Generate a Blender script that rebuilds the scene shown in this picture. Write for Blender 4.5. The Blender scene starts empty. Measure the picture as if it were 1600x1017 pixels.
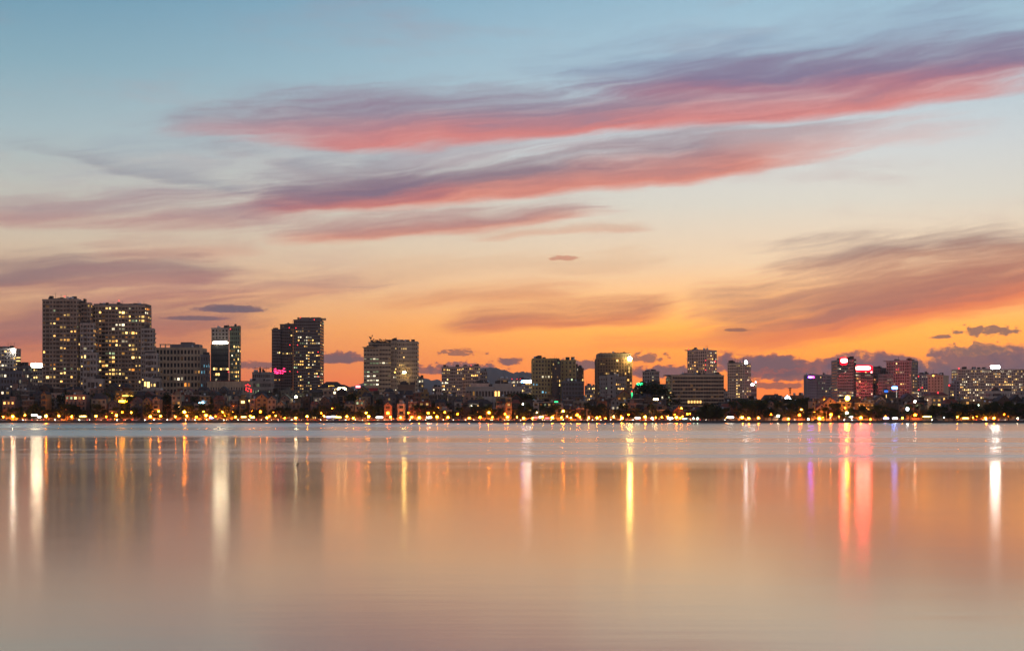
import bpy, bmesh, math, random
from mathutils import Vector

sc = bpy.context.scene
R = math.radians
F = 2222.0          # focal length in photo pixels (1600 wide, 50 mm on 36 mm)
CAMZ = 3.0
HY = 654.0          # photo row of the horizon

# ------------------------------------------------------------------ camera
cam_d = bpy.data.cameras.new('camera')
cam_d.lens = 50.0; cam_d.sensor_width = 36.0
cam_d.shift_y = (HY - 508.5) / 1600.0
cam_d.clip_start = 0.1; cam_d.clip_end = 60000
cam = bpy.data.objects.new('camera', cam_d)
cam.location = (0, 0, CAMZ); cam.rotation_euler = (R(90), 0, 0)
sc.collection.objects.link(cam); sc.camera = cam

# ------------------------------------------------------------------ exposure and sampling
sc.view_settings.view_transform = 'Standard'
sc.view_settings.look = 'None'
sc.view_settings.exposure = 0.0
sc.view_settings.gamma = 1.0
sc.view_settings.use_curve_mapping = False
sc.cycles.use_denoising = True
sc.cycles.max_bounces = 5
sc.cycles.diffuse_bounces = 2
sc.cycles.glossy_bounces = 3
sc.cycles.volume_bounces = 0
sc.cycles.sample_clamp_indirect = 4.0
sc.cycles.use_light_tree = True
sc.cycles.use_adaptive_sampling = True
sc.cycles.adaptive_threshold = 0.015
sc.cycles.adaptive_min_samples = 8

# ------------------------------------------------------------------ helpers for nodes
def srgb(r, g, b):
    def f(c):
        c /= 255.0
        return c / 12.92 if c <= 0.04045 else ((c + 0.055) / 1.055) ** 2.4
    return (f(r), f(g), f(b), 1.0)

class NT:
    def __init__(self, tree): self.t = tree; self.n = tree.nodes; self.l = tree.links
    def node(self, kind, **kw):
        n = self.n.new(kind)
        for k, v in kw.items(): setattr(n, k, v)
        return n
    def put(self, sock, v):
        if v is None: return
        if hasattr(v, 'is_output'): self.l.new(v, sock)
        else: sock.default_value = v
    def math(self, op, a, b=None, c=None, clamp=False):
        n = self.node('ShaderNodeMath', operation=op, use_clamp=clamp)
        for i, v in enumerate((a, b, c)): self.put(n.inputs[i], v)
        return n.outputs[0]
    def vmath(self, op, a, b=None, scale=None):
        n = self.node('ShaderNodeVectorMath', operation=op)
        self.put(n.inputs[0], a); self.put(n.inputs[1], b)
        if scale is not None: self.put(n.inputs['Scale'], scale)
        return n.outputs[0]
    def xyz(self, x, y, z=0.0):
        n = self.node('ShaderNodeCombineXYZ')
        for i, v in enumerate((x, y, z)): self.put(n.inputs[i], v)
        return n.outputs[0]
    def sep(self, v):
        n = self.node('ShaderNodeSeparateXYZ'); self.put(n.inputs[0], v); return n.outputs
    def step(self, v, a, b, lo=0.0, hi=1.0):
        n = self.node('ShaderNodeMapRange', interpolation_type='SMOOTHSTEP')
        for i, s in enumerate((v, a, b, lo, hi)): self.put(n.inputs[i], s)
        return n.outputs[0]
    def lin(self, v, a, b, lo=0.0, hi=1.0):
        n = self.node('ShaderNodeMapRange', clamp=True)
        for i, s in enumerate((v, a, b, lo, hi)): self.put(n.inputs[i], s)
        return n.outputs[0]
    def noise(self, vec, scale=1.0, detail=4.0, rough=0.55, dims='2D', color=False, distort=0.0):
        n = self.node('ShaderNodeTexNoise', noise_dimensions=dims)
        self.put(n.inputs['Vector'], vec); n.inputs['Scale'].default_value = scale
        n.inputs['Detail'].default_value = detail; n.inputs['Roughness'].default_value = rough
        n.inputs['Distortion'].default_value = distort
        return n.outputs['Color'] if color else n.outputs['Fac']
    def mix(self, f, a, b):
        n = self.node('ShaderNodeMix', data_type='RGBA', clamp_factor=True)
        self.put(n.inputs[0], f); self.put(n.inputs[6], a); self.put(n.inputs[7], b)
        return n.outputs[2]
    def ramp(self, f, stops):
        n = self.node('ShaderNodeValToRGB'); e = n.color_ramp.elements
        while len(e) > 1: e.remove(e[-1])
        e[0].position, e[0].color = stops[0]
        for p, c in stops[1:]:
            k = e.new(p); k.color = c
        self.put(n.inputs[0], f); return n.outputs[0]

def azel(px, py):
    u = (px - 800) / F; v = (HY - py) / F
    return math.degrees(math.atan(u)), math.degrees(math.atan(v / math.sqrt(1 + u * u)))

# ------------------------------------------------------------------ the dusk sky
def build_world():
    w = bpy.data.worlds.new('World'); sc.world = w; w.use_nodes = True
    g = NT(w.node_tree); g.n.clear()
    out = g.node('ShaderNodeOutputWorld')
    d = g.node('ShaderNodeTexCoord').outputs['Generated']
    x, y, z = g.sep(g.vmath('NORMALIZE', d))
    az = g.math('DEGREES', g.math('ARCTAN2', x, y))
    el = g.math('DEGREES', g.math('ARCSINE', z))
    t = g.math('DIVIDE', g.math('MAXIMUM', el, 0.0), 30.0, clamp=True)
    def stops(lst): return [(e / 30.0, srgb(*c)) for e, c in lst]
    sun = g.ramp(t, stops([(0, (326, 142, 28)), (1.2, (318, 158, 36)), (2.4, (326, 192, 54)), (3.6, (322, 212, 82)),
                           (4.6, (296, 218, 132)), (6.2, (262, 227, 186)), (8.5, (234, 227, 212)), (10.6, (218, 222, 222)),
                           (13.5, (184, 208, 221)), (16.5, (158, 194, 214)), (30, (98, 144, 182))]))
    off = g.ramp(t, stops([(0, (276, 110, 66)), (1.2, (254, 118, 76)), (2.6, (240, 144, 98)), (3.8, (230, 164, 120)),
                           (5.2, (230, 188, 150)), (6.8, (218, 198, 174)), (8.6, (200, 200, 190)), (11, (170, 191, 197)),
                           (13.5, (140, 176, 191)), (16.5, (110, 156, 181)), (30, (62, 104, 142))]))
    anti = g.ramp(t, stops([(0, (160, 124, 120)), (4, (206, 160, 146)), (9, (208, 170, 158)), (16, (176, 164, 166)), (30, (122, 132, 152))]))
    daz = g.math('ABSOLUTE', g.math('SUBTRACT', az, 13.0))
    daz = g.math('MINIMUM', daz, g.math('SUBTRACT', 360.0, daz))
    col = g.mix(g.step(daz, 0.0, 36.0), sun, off)
    col = g.mix(g.step(daz, 40.0, 130.0), col, anti)
    col = g.mix(g.step(el, 25.0, 80.0), col, srgb(52, 84, 124))
    # clouds live in azimuth / elevation, drifted by two turbulent noises
    P = g.xyz(az, el)
    lowf = g.noise(g.vmath('MULTIPLY', P, (0.07, 0.22, 1)), 1.0, 2.0, 0.5, color=True)
    highf = g.noise(g.vmath('MULTIPLY', P, (0.28, 1.1, 1)), 1.0, 3.0, 0.5, color=True)
    PW = g.vmath('ADD', P, g.vmath('MULTIPLY', g.vmath('SUBTRACT', lowf, (0.5, 0.5, 0.5)), (4.0, 1.3, 0)))
    PW = g.vmath('ADD', PW, g.vmath('MULTIPLY', g.vmath('SUBTRACT', highf, (0.5, 0.5, 0.5)), (1.6, 0.42, 0)))

    c8, s8 = math.cos(R(7)), math.sin(R(7))
    pwx, pwy, _ = g.sep(PW)
    ru = g.math('ADD', g.math('MULTIPLY', pwx, c8), g.math('MULTIPLY', pwy, s8)); rv = g.math('SUBTRACT', g.math('MULTIPLY', pwy, c8), g.math('MULTIPLY', pwx, s8))
    FIB = g.noise(g.xyz(g.math('MULTIPLY', ru, 0.15), g.math('MULTIPLY', rv, 1.3)), 1.0, 4.0, 0.5)
    FINE = g.noise(g.xyz(g.math('MULTIPLY', ru, 0.30), g.math('MULTIPLY', rv, 4.2)), 1.0, 6.0, 0.62, distort=0.25)
    FIB = g.math('ADD', g.math('MULTIPLY', FIB, 0.60), g.math('MULTIPLY', FINE, 0.40))
    BUMP = g.noise(g.vmath('MULTIPLY', P, (1.0, 1.5, 1)), 0.9, 6.0, 0.6)
    BUMPF = g.noise(g.vmath('MULTIPLY', P, (1.0, 1.7, 1)), 2.8, 4.0, 0.55)
    gr = bpy.data.node_groups.new('cirrus_streak', 'ShaderNodeTree')
    itf = gr.interface
    for nm, ty in (('Color', 'NodeSocketColor'), ('P', 'NodeSocketVector'), ('Center', 'NodeSocketVector'), ('Rot', 'NodeSocketVector'),
                   ('Size', 'NodeSocketVector'), ('Bend', 'NodeSocketFloat'), ('Lower', 'NodeSocketColor'), ('Upper', 'NodeSocketColor'),
                   ('Opacity', 'NodeSocketFloat'), ('Fibre', 'NodeSocketFloat'), ('Soft', 'NodeSocketFloat'), ('Noise', 'NodeSocketFloat')):
        itf.new_socket(nm, in_out='INPUT', socket_type=ty)
    itf.new_socket('Color', in_out='OUTPUT', socket_type='NodeSocketColor')
    h = NT(gr); gi = h.node('NodeGroupInput').outputs; go = h.node('NodeGroupOutput')
    mp = h.node('ShaderNodeMapping', vector_type='TEXTURE')
    for i, k in ((0, 'P'), (1, 'Center'), (2, 'Rot'), (3, 'Size')): h.l.new(gi[k], mp.inputs[i])
    s, n, _ = h.sep(mp.outputs[0])
    n2 = h.math('SUBTRACT', n, h.math('MULTIPLY', h.math('MULTIPLY', s, s), gi['Bend']))
    along = h.step(h.math('ABSOLUTE', s), 1.0, 0.4)
    lower = h.step(n2, -1.0, h.math('ADD', -0.95, h.math('MULTIPLY', gi['Soft'], 0.8)))
    upper = h.step(n2, 1.5, -0.3)
    m = h.math('MULTIPLY', along, h.math('MULTIPLY', lower, upper))
    fib = gi['Noise']
    q = h.math('ADD', m, h.math('MULTIPLY', h.math('SUBTRACT', fib, 0.56), h.math('MULTIPLY', gi['Fibre'], 3.4)))
    dn = h.math('MULTIPLY', h.step(q, 0.0, 1.08), h.step(m, 0.0, 0.45))
    dn = h.math('MULTIPLY', dn, gi['Opacity'], clamp=True)
    cc = h.mix(h.step(h.math('ADD', n2, h.math('MULTIPLY', h.math('SUBTRACT', fib, 0.5), 1.2)), -0.75, 0.25), gi['Lower'], gi['Upper'])
    h.l.new(h.mix(dn, gi['Color'], cc), go.inputs[0])

    gc = bpy.data.node_groups.new('cumulus_puff', 'ShaderNodeTree')
    itf = gc.interface
    for nm, ty in (('Color', 'NodeSocketColor'), ('P', 'NodeSocketVector'), ('Center', 'NodeSocketVector'), ('Size', 'NodeSocketVector'),
                   ('Tint', 'NodeSocketColor'), ('Rim', 'NodeSocketColor'), ('Opacity', 'NodeSocketFloat'), ('Rag', 'NodeSocketFloat'), ('Noise', 'NodeSocketFloat')):
        itf.new_socket(nm, in_out='INPUT', socket_type=ty)
    itf.new_socket('Color', in_out='OUTPUT', socket_type='NodeSocketColor')
    h = NT(gc); gi = h.node('NodeGroupInput').outputs; go = h.node('NodeGroupOutput')
    mp = h.node('ShaderNodeMapping', vector_type='TEXTURE')
    for i, k in ((0, 'P'), (1, 'Center'), (3, 'Size')): h.l.new(gi[k], mp.inputs[i])
    s, n, _ = h.sep(mp.outputs[0])
    nn = h.math('MULTIPLY', h.math('MAXIMUM', h.math('MULTIPLY', n, -1.7), n), 1.0)
    r = h.math('SQRT', h.math('ADD', h.math('MULTIPLY', s, s), h.math('MULTIPLY', nn, nn)))
    q = h.math('ADD', h.math('SUBTRACT', 0.8, r), h.math('MULTIPLY', h.math('SUBTRACT', gi['Noise'], 0.5), gi['Rag']))
    dn = h.math('MULTIPLY', h.step(q, -0.02, 0.22), gi['Opacity'], clamp=True)
    cc = h.mix(h.step(q, 0.0, 0.45), gi['Rim'], gi['Tint'])
    h.l.new(h.mix(dn, gi['Color'], cc), go.inputs[0])

    def after(p, c):          # evaluate cloud after cloud, so that the shader's stack stays small
        n = g.node('ShaderNodeVectorMath', operation='MULTIPLY_ADD')
        g.put(n.inputs[0], c); n.inputs[1].default_value = (1e-6, 1e-6, 0); g.put(n.inputs[2], p); return n.outputs[0]
    def streak(col, p0, p1, thick, lower, upper, op, fib=0.5, bend=0.0, soft=0.6):
        a0, e0 = azel(*p0); a1, e1 = azel(*p1)
        n = g.node('ShaderNodeGroup'); n.node_tree = gr
        n.inputs['Center'].default_value = ((a0 + a1) / 2, (e0 + e1) / 2, 0)
        n.inputs['Rot'].default_value = (0, 0, math.atan2(e1 - e0, a1 - a0))
        n.inputs['Size'].default_value = (math.hypot(a1 - a0, e1 - e0) / 2, thick / 38.8, 1)
        for k, v in (('Lower', srgb(*lower)), ('Upper', srgb(*upper)), ('Opacity', op), ('Fibre', fib), ('Bend', bend), ('Soft', soft)):
            n.inputs[k].default_value = v
        g.put(n.inputs['Color'], col); g.put(n.inputs['P'], after(PW, col)); g.put(n.inputs['Noise'], FIB)
        return n.outputs[0]
    def puff(col, c, half, tint, rim, op=0.95, rag=1.0, grain=1.0):
        n = g.node('ShaderNodeGroup'); n.node_tree = gc
        a, e = azel(*c)
        n.inputs['Center'].default_value = (a, e, 0)
        n.inputs['Size'].default_value = (half[0] / 38.8, half[1] / 38.8, 1)
        for k, v in (('Tint', srgb(*tint)), ('Rim', srgb(*rim)), ('Opacity', op), ('Rag', rag)):
            n.inputs[k].default_value = v
        g.put(n.inputs['Color'], col); g.put(n.inputs['P'], after(P, col)); g.put(n.inputs['Noise'], BUMP if grain < 1.0 else BUMPF)
        return n.outputs[0]
    # thin evening veils all round the sky
    vn = g.noise(g.xyz(g.math('MULTIPLY', az, 0.09), g.math('MULTIPLY', el, 0.55)), 1.0, 5.0, 0.6)
    veil = g.math('MULTIPLY', g.step(vn, 0.48, 0.80), g.math('MULTIPLY', g.step(el, 3.0, 9.0), 0.34))
    col = g.mix(veil, col, g.mix(g.step(el, 6.0, 26.0), srgb(198, 150, 146), srgb(142, 138, 162)))
    # below the horizon: dim land light
    base = g.mix(g.step(el, 0.0, -1.5), col, srgb(48, 42, 44))
    b0 = g.node('ShaderNodeBackground'); g.put(b0.inputs[0], base)
    b1 = g.node('ShaderNodeBackground'); b2 = g.node('ShaderNodeBackground')
    col = base
    for a in SKY_STREAKS: col = streak(col, *a)
    g.put(b1.inputs[0], col)
    for a in SKY_PUFFS: col = puff(col, *a)
    g.put(b2.inputs[0], col)
    # the clouds are only worked out in the part of the sky that holds them
    absaz = g.math('ABSOLUTE', az)
    in1 = g.math('MULTIPLY', g.math('LESS_THAN', absaz, 50.0), g.math('MULTIPLY', g.math('LESS_THAN', el, 27.0), g.math('GREATER_THAN', el, -1.0)))
    in2 = g.math('MULTIPLY', g.math('LESS_THAN', absaz, 30.0), g.math('LESS_THAN', el, 7.4))
    m2 = g.node('ShaderNodeMixShader'); g.put(m2.inputs[0], in2); g.l.new(b1.outputs[0], m2.inputs[1]); g.l.new(b2.outputs[0], m2.inputs[2])
    m1 = g.node('ShaderNodeMixShader'); g.put(m1.inputs[0], in1); g.l.new(b0.outputs[0], m1.inputs[1]); g.l.new(m2.outputs[0], m1.inputs[2])
    g.l.new(m1.outputs[0], out.inputs[0])
    w.cycles.sampling_method = 'MANUAL'; w.cycles.sample_map_resolution = 512

PINK, MAUVE, ORNG = (226, 128, 120), (146, 122, 142), (266, 132, 76)
# (start px, end px, half thickness px, lower colour, upper colour, opacity, fibre, bend, softness of the lower edge)
SKY_STREAKS = [
    # thin grey-rose veils
    ((-200, 240), (1050, 205), 84, (206, 190, 186), (166, 178, 188), 0.62, 0.7, 0.0, 1.2),
    ((60, 300), (1080, 250), 62, (206, 168, 160), (166, 160, 168), 0.80, 0.65, 0.1, 1.2),
    ((500, 236), (1500, 190), 40, (214, 184, 182), (190, 184, 190), 0.60, 0.7, 0.1, 1.2),
    ((650, 122), (1950, 0), 90, (134, 134, 162), (146, 166, 190), 0.80, 0.6, 0.0, 1.2),
    ((-40, 200), (470, 318), 18, (150, 148, 158), (156, 160, 170), 0.60, 0.6, 0.1, 1.0),
    ((200, 210), (700, 292), 22, (170, 156, 162), (164, 162, 170), 0.60, 0.7, -0.2, 1.1),
    ((380, 142), (1000, 126), 32, (158, 160, 176), (166, 182, 196), 0.60, 0.8, 0.0, 1.2),
    # upper great streak
    ((120, 186), (1950, 42), 63, PINK, (150, 130, 150), 0.95, 0.34, 0.22, 0.5),
    ((780, 130), (1900, 60), 46, (198, 116, 126), (134, 122, 152), 0.82, 0.45, 0.1, 1.0),
    ((160, 200), (640, 176), 30, (198, 134, 140), (152, 138, 154), 0.75, 0.5, 0.0, 0.8),
    # second streak
    ((210, 322), (1460, 190), 48, (234, 138, 116), (150, 126, 138), 0.95, 0.36, 0.28, 0.55),
    ((280, 332), (820, 270), 42, (196, 114, 116), (134, 114, 134), 0.85, 0.42, 0.2, 0.8),
    ((980, 236), (1640, 190), 30, (232, 168, 154), (214, 186, 184), 0.55, 0.7, 0.1, 1.0),
    # third streak and neighbours
    ((300, 376), (1020, 318), 28, (232, 140, 112), (184, 134, 132), 0.88, 0.5, 0.2, 0.9),
    ((700, 372), (1000, 350), 16, (236, 166, 132), (224, 178, 150), 0.60, 0.7, 0.0, 1.0),
    ((-160, 316), (500, 334), 46, (198, 138, 130), (178, 150, 152), 0.85, 0.55, 0.0, 1.0),
    ((100, 404), (440, 376), 34, (224, 150, 124), (206, 168, 150), 0.62, 0.7, 0.0, 1.0),
    ((420, 430), (1100, 400), 30, (242, 190, 146), (236, 192, 154), 0.50, 0.8, 0.0, 1.1),
    # low, towards the taller towers
    ((-200, 452), (420, 424), 46, (186, 114, 106), (144, 114, 120), 0.85, 0.55, 0.1, 1.0),
    ((0, 470), (680, 440), 44, (214, 132, 110), (190, 138, 130), 0.78, 0.6, 0.0, 1.1),
    ((-260, 540), (540, 490), 60, (196, 104, 92), (164, 110, 110), 0.85, 0.42, 0.0, 1.1),
    ((480, 476), (960, 452), 26, (246, 158, 102), (234, 160, 116), 0.66, 0.65, 0.0, 1.1),
    ((660, 512), (1100, 474), 30, (246, 132, 84), (206, 126, 100), 0.92, 0.42, 0.15, 0.9),
    # right-hand bank
    ((1060, 412), (1800, 370), 46, (214, 152, 120), (154, 124, 122), 0.90, 0.5, -0.1, 1.1),
    ((960, 478), (1800, 408), 66, (240, 152, 102), (206, 148, 120), 0.82, 0.5, 0.0, 1.1),
    ((1000, 532), (1860, 400), 58, ORNG, (190, 124, 106), 0.97, 0.34, 0.1, 0.8),
    ((800, 552), (1360, 500), 28, (284, 152, 68), (262, 152, 84), 0.62, 0.55, 0.0, 1.1),
]
SKY_PUFFS = [
    ((360, 484), (76, 11), (112, 98, 112), (156, 112, 112), 0.92, 0.5, 1.0),
    ((308, 498), (74, 6.5), (120, 98, 108), (164, 110, 108), 0.85, 0.5, 1.0),
    ((530, 562), (58, 17), (122, 92, 100), (190, 106, 86), 0.95, 1.1, 1.0),
    ((400, 571), (70, 10), (130, 92, 96), (190, 106, 90), 0.85, 1.2, 1.0),
    ((715, 552), (44, 9), (160, 102, 86), (216, 122, 74), 0.85, 2.2, 1.2),
    ((722, 577), (84, 15), (124, 90, 98), (190, 104, 82), 0.92, 1.6, 1.0),
    ((672, 580), (48, 10), (136, 92, 94), (200, 104, 74), 0.85, 1.2, 1.1),
    ((795, 566), (28, 10), (124, 92, 98), (200, 108, 74), 0.92, 1.4, 1.3),
    ((915, 572), (70, 14), (128, 94, 98), (206, 110, 74), 0.92, 1.3, 1.0),
    ((1008, 561), (36, 13), (156, 100, 88), (220, 122, 70), 0.85, 2.4, 1.6),
    ((1045, 583), (110, 17), (130, 94, 100), (206, 106, 76), 0.95, 1.2, 1.0),
    ((1150, 516), (30, 5), (160, 106, 88), (216, 128, 78), 0.85, 1.0, 1.0),
    ((1205, 574), (150, 28), (122, 92, 102), (196, 104, 84), 0.97, 1.7, 0.9),
    ((1270, 588), (150, 18), (130, 92, 98), (204, 100, 76), 0.92, 1.2, 1.0),
    ((1370, 578), (130, 34), (120, 92, 106), (186, 106, 92), 0.97, 1.3, 0.9),
    ((1545, 592), (190, 60), (124, 96, 108), (176, 116, 102), 0.98, 1.15, 0.9),
    ((1470, 594), (140, 44), (124, 96, 108), (172, 112, 100), 0.98, 1.2, 0.9),
    ((1545, 519), (62, 12), (144, 106, 100), (220, 146, 84), 0.88, 2.0, 1.5),
    ((1472, 527), (22, 5), (146, 104, 98), (220, 140, 80), 0.88, 1.2, 1.2),
    ((1530, 548), (52, 15), (156, 112, 100), (224, 146, 84), 0.85, 2.6, 1.8),
    ((880, 404), (36, 7), (212, 138, 112), (228, 170, 130), 0.75, 1.4, 1.2),
    ((1215, 604), (70, 9), (164, 96, 82), (214, 104, 70), 0.85, 1.2, 1.0),
]
build_world()

# ------------------------------------------------------------------ materials
MATS = {}
def mat(name, fn):
    if name not in MATS:
        m = bpy.data.materials.new(name); m.use_nodes = True
        g = NT(m.node_tree); g.n.clear(); g.out = g.node('ShaderNodeOutputMaterial')
        fn(g, m); MATS[name] = m
    return MATS[name]

def wall_mat(name, rgb, rough=0.8, spec=0.3, var=0.35):
    def fn(g, m):
        p = g.node('ShaderNodeBsdfPrincipled'); g.l.new(p.outputs[0], g.out.inputs[0])
        pos = g.node('ShaderNodeNewGeometry').outputs['Position']
        n1 = g.noise(g.vmath('MULTIPLY', pos, (0.9, 0.9, 0.12)), 0.6, 5.0, 0.6, '3D')
        n2 = g.noise(pos, 0.09, 3.0, 0.5, '3D')
        f = g.math('ADD', g.math('MULTIPLY', n1, 0.6), g.math('MULTIPLY', n2, 0.4))
        c = (*rgb, 1.0)
        lo = tuple(v * (1 - var) for v in rgb) + (1,); hi = tuple(min(1, v * (1 + var * 0.7)) for v in rgb) + (1,)
        g.put(p.inputs['Base Color'], g.ramp(f, [(0.3, lo), (0.5, c), (0.72, hi)]))
        p.inputs['Roughness'].default_value = rough
        p.inputs['Specular IOR Level'].default_value = spec
    return mat(name, fn)

def plain_mat(name, rgb, rough=0.5, metal=0.0):
    def fn(g, m):
        p = g.node('ShaderNodeBsdfPrincipled'); g.l.new(p.outputs[0], g.out.inputs[0])
        pos = g.node('ShaderNodeNewGeometry').outputs['Position']
        n1 = g.noise(pos, 0.8, 3.0, 0.5, '3D')
        g.put(p.inputs['Base Color'], g.ramp(n1, [(0.25, tuple(v * 0.75 for v in rgb) + (1,)), (0.75, tuple(min(1, v * 1.2) for v in rgb) + (1,))]))
        p.inputs['Roughness'].default_value = rough; p.inputs['Metallic'].default_value = metal
    return mat(name, fn)

def glow_mat(name, rgb, strength, vary=0.0):
    def fn(g, m):
        e = g.node('ShaderNodeEmission'); g.l.new(e.outputs[0], g.out.inputs[0])
        e.inputs[0].default_value = (*rgb, 1)
        if vary:
            m.cycles.emission_sampling = 'NONE'      # small room lights: found by the rays themselves
            r = g.node('ShaderNodeObjectInfo').outputs['Random']
            r3 = g.math('POWER', r, 2.2)
            g.put(e.inputs[1], g.math('ADD', strength * (1 - vary), g.math('MULTIPLY', r3, strength * vary * 2.4)))
        else: e.inputs[1].default_value = strength
    return mat(name, fn)

GLASS = plain_mat('dusk_glass', (0.016, 0.018, 0.022), 0.12)
FRAME = plain_mat('window_frame', (0.10, 0.10, 0.10), 0.5)
DARK = plain_mat('dark_metal', (0.03, 0.03, 0.033), 0.45)
STEEL = plain_mat('steel', (0.45, 0.45, 0.46), 0.3, 0.8)
CONC = wall_mat('concrete', (0.22, 0.21, 0.20))
LIT = {  # rooms
    'warm': glow_mat('lit_warm', (1.0, 0.47, 0.11), 2.2, 0.85),
    'yellow': glow_mat('lit_yellow', (1.0, 0.60, 0.18), 2.2, 0.85),
    'white': glow_mat('lit_white', (1.0, 0.84, 0.54), 1.7, 0.85),
    'green': glow_mat('lit_green', (0.66, 0.84, 0.46), 0.75, 0.85),
    'orange': glow_mat('lit_orange', (1.0, 0.32, 0.05), 0.9, 0.8),
    'dim': glow_mat('lit_dim', (0.9, 0.42, 0.16), 0.16, 0.7),
    'blue': glow_mat('lit_blue', (0.30, 0.75, 1.0), 0.7, 0.5),
}

# ------------------------------------------------------------------ mesh helpers
LINK = sc.collection.objects.link
def new_mesh(name, verts, faces, mats, fmat=None, smooth=False):
    me = bpy.data.meshes.new(name); me.from_pydata(verts, [], faces)
    for m in mats: me.materials.append(m)
    if fmat: me.polygons.foreach_set('material_index', fmat)
    if smooth: me.polygons.foreach_set('use_smooth', [True] * len(me.polygons))
    me.update(); return me

BOXV = [(-.5, -.5, 0), (.5, -.5, 0), (.5, .5, 0), (-.5, .5, 0), (-.5, -.5, 1), (.5, -.5, 1), (.5, .5, 1), (-.5, .5, 1)]
BOXF = [(0, 3, 2, 1), (4, 5, 6, 7), (0, 1, 5, 4), (1, 2, 6, 5), (2, 3, 7, 6), (3, 0, 4, 7)]
CACHE = {}
def box_mesh(m):
    k = ('box', m.name)
    if k not in CACHE: CACHE[k] = new_mesh('box', BOXV, BOXF, [m])
    return CACHE[k]
def pane_mesh(m):                      # casing box whose front holds a recessed pane with a mullion
    k = ('pane', m.name)
    if k not in CACHE:
        v = list(BOXV); f = [BOXF[0], BOXF[1]] + BOXF[3:]; fm = [0] * 5
        a, b, c, d = 0.42, 0.06, 0.94, -0.30
        v += [(-a, -.5, b), (a, -.5, b), (a, -.5, c), (-a, -.5, c), (-a, d, b), (a, d, b), (a, d, c), (-a, d, c)]
        f += [(0, 1, 9, 8), (1, 5, 10, 9), (5, 4, 11, 10), (4, 0, 8, 11), (8, 9, 13, 12), (9, 10, 14, 13), (10, 11, 15, 14), (11, 8, 12, 15)]
        fm += [0] * 8
        f.append((12, 13, 14, 15)); fm.append(1)
        s = len(v); v += [(-.03, -.45, b), (.03, -.45, b), (.03, -.45, c), (-.03, -.45, c)]
        f.append((s, s + 1, s + 2, s + 3)); fm.append(0)
        CACHE[k] = new_mesh('window', v, f, [FRAME, m], fm)
    return CACHE[k]
def gable_mesh(m):
    k = ('gable', m.name)
    if k not in CACHE:
        v = [(-.5, -.5, 0), (.5, -.5, 0), (.5, .5, 0), (-.5, .5, 0), (0, -.5, 1), (0, .5, 1)]
        CACHE[k] = new_mesh('gable_roof', v, [(0, 3, 2, 1), (0, 1, 4), (1, 2, 5, 4), (2, 3, 5), (3, 0, 4, 5)], [m])
    return CACHE[k]
def hip_mesh(m):
    k = ('hip', m.name)
    if k not in CACHE:
        v = [(-.5, -.5, 0), (.5, -.5, 0), (.5, .5, 0), (-.5, .5, 0), (-.28, -.22, 1), (.28, -.22, 1), (.28, .22, 1), (-.28, .22, 1)]
        CACHE[k] = new_mesh('hip_roof', v, BOXF, [m])
    return CACHE[k]
def lathe_mesh(key, prof, mats, seg=10, fm=None):
    k = ('lathe', key)
    if k not in CACHE:
        v, f, mi = [], [], []
        for r, z in prof:
            for i in range(seg):
                a = 2 * math.pi * i / seg; v.append((r * math.cos(a), r * math.sin(a), z))
        for j in range(len(prof) - 1):
            for i in range(seg):
                f.append((j * seg + i, j * seg + (i + 1) % seg, (j + 1) * seg + (i + 1) % seg, (j + 1) * seg + i))
                mi.append(fm[j] if fm else 0)
        f.append(tuple(range(seg))[::-1]); mi.append(0)
        f.append(tuple((len(prof) - 1) * seg + i for i in range(seg))); mi.append(fm[-1] if fm else 0)
        CACHE[k] = new_mesh(key, v, f, mats, mi, True)
    return CACHE[k]

def put(name, me, parent, loc, scale=(1, 1, 1), rz=0.0):
    o = bpy.data.objects.new(name, me)
    if parent is not None:
        o.parent = parent; loc = (loc[0] - parent.location.x, loc[1] - parent.location.y, loc[2] - parent.location.z)
    o.location = loc; o.scale = scale; o.rotation_euler = (0, 0, rz); LINK(o)
    return o
def sub(o, part):
    """Make a placed part a sub-part of another part of the same thing, where it stands."""
    from mathutils import Matrix
    root = part.parent
    o.location = (o.location.x + root.location.x, o.location.y + root.location.y, o.location.z + root.location.z)
    o.parent = part
    o.matrix_parent_inverse = (Matrix.Translation(root.location) @ part.matrix_basis).inverted()
    return o
def tag(o, label, cat, group=None, kind=None):
    if label: o['label'] = label
    if cat: o['category'] = cat
    if group: o['group'] = group
    if kind: o['kind'] = kind
    return o
def empty(name, loc, label, cat, group=None):
    o = bpy.data.objects.new(name, None); o.location = loc; o.empty_display_size = 1.0; LINK(o)
    return tag(o, label, cat, group)

def wx(px, Y): return (px - 800) / F * Y
def wz(py, Y): return CAMZ + (HY - py) / F * Y
def size(pxs, Y): return pxs / F * Y
SHORE = 1000.0
GZ = 1.6              # level of the land behind the embankment

LANDMARKS = [(34, 'the floodlit corner block'), (70, 'the white-signed block'), (152, 'the taller stepped tower'), (245, 'the wider stepped tower'),
             (330, 'the beige grid block'), (385, 'the green-edged tower'), (425, 'the roof crane'), (515, 'the dark twin towers'),
             (562, 'the hipped pavilion'), (665, 'the emblem-topped hotel'), (690, 'the distant hills'), (765, 'the pink apartment block'),
             (830, 'the long white hotel'), (915, 'the ochre tower'), (990, 'the crown-lamp tower'), (1040, 'the green neon signs'),
             (1132, 'the broad banded hotel'), (1185, 'the beacon tower'), (1258, 'the white gable sign'), (1308, 'the violet-signed block'),
             (1365, 'the red rooftop signs'), (1384, 'the stepped grey block'), (1434, 'the blue signs'), (1484, 'the beige stair-topped tower'),
             (2000, 'the wide lit slab')]
def near(px):
    for p, s in LANDMARKS:
        if px < p: return s
    return LANDMARKS[-1][1]
NTH = 'first second third fourth fifth sixth seventh eighth ninth tenth eleventh twelfth'.split()
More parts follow.
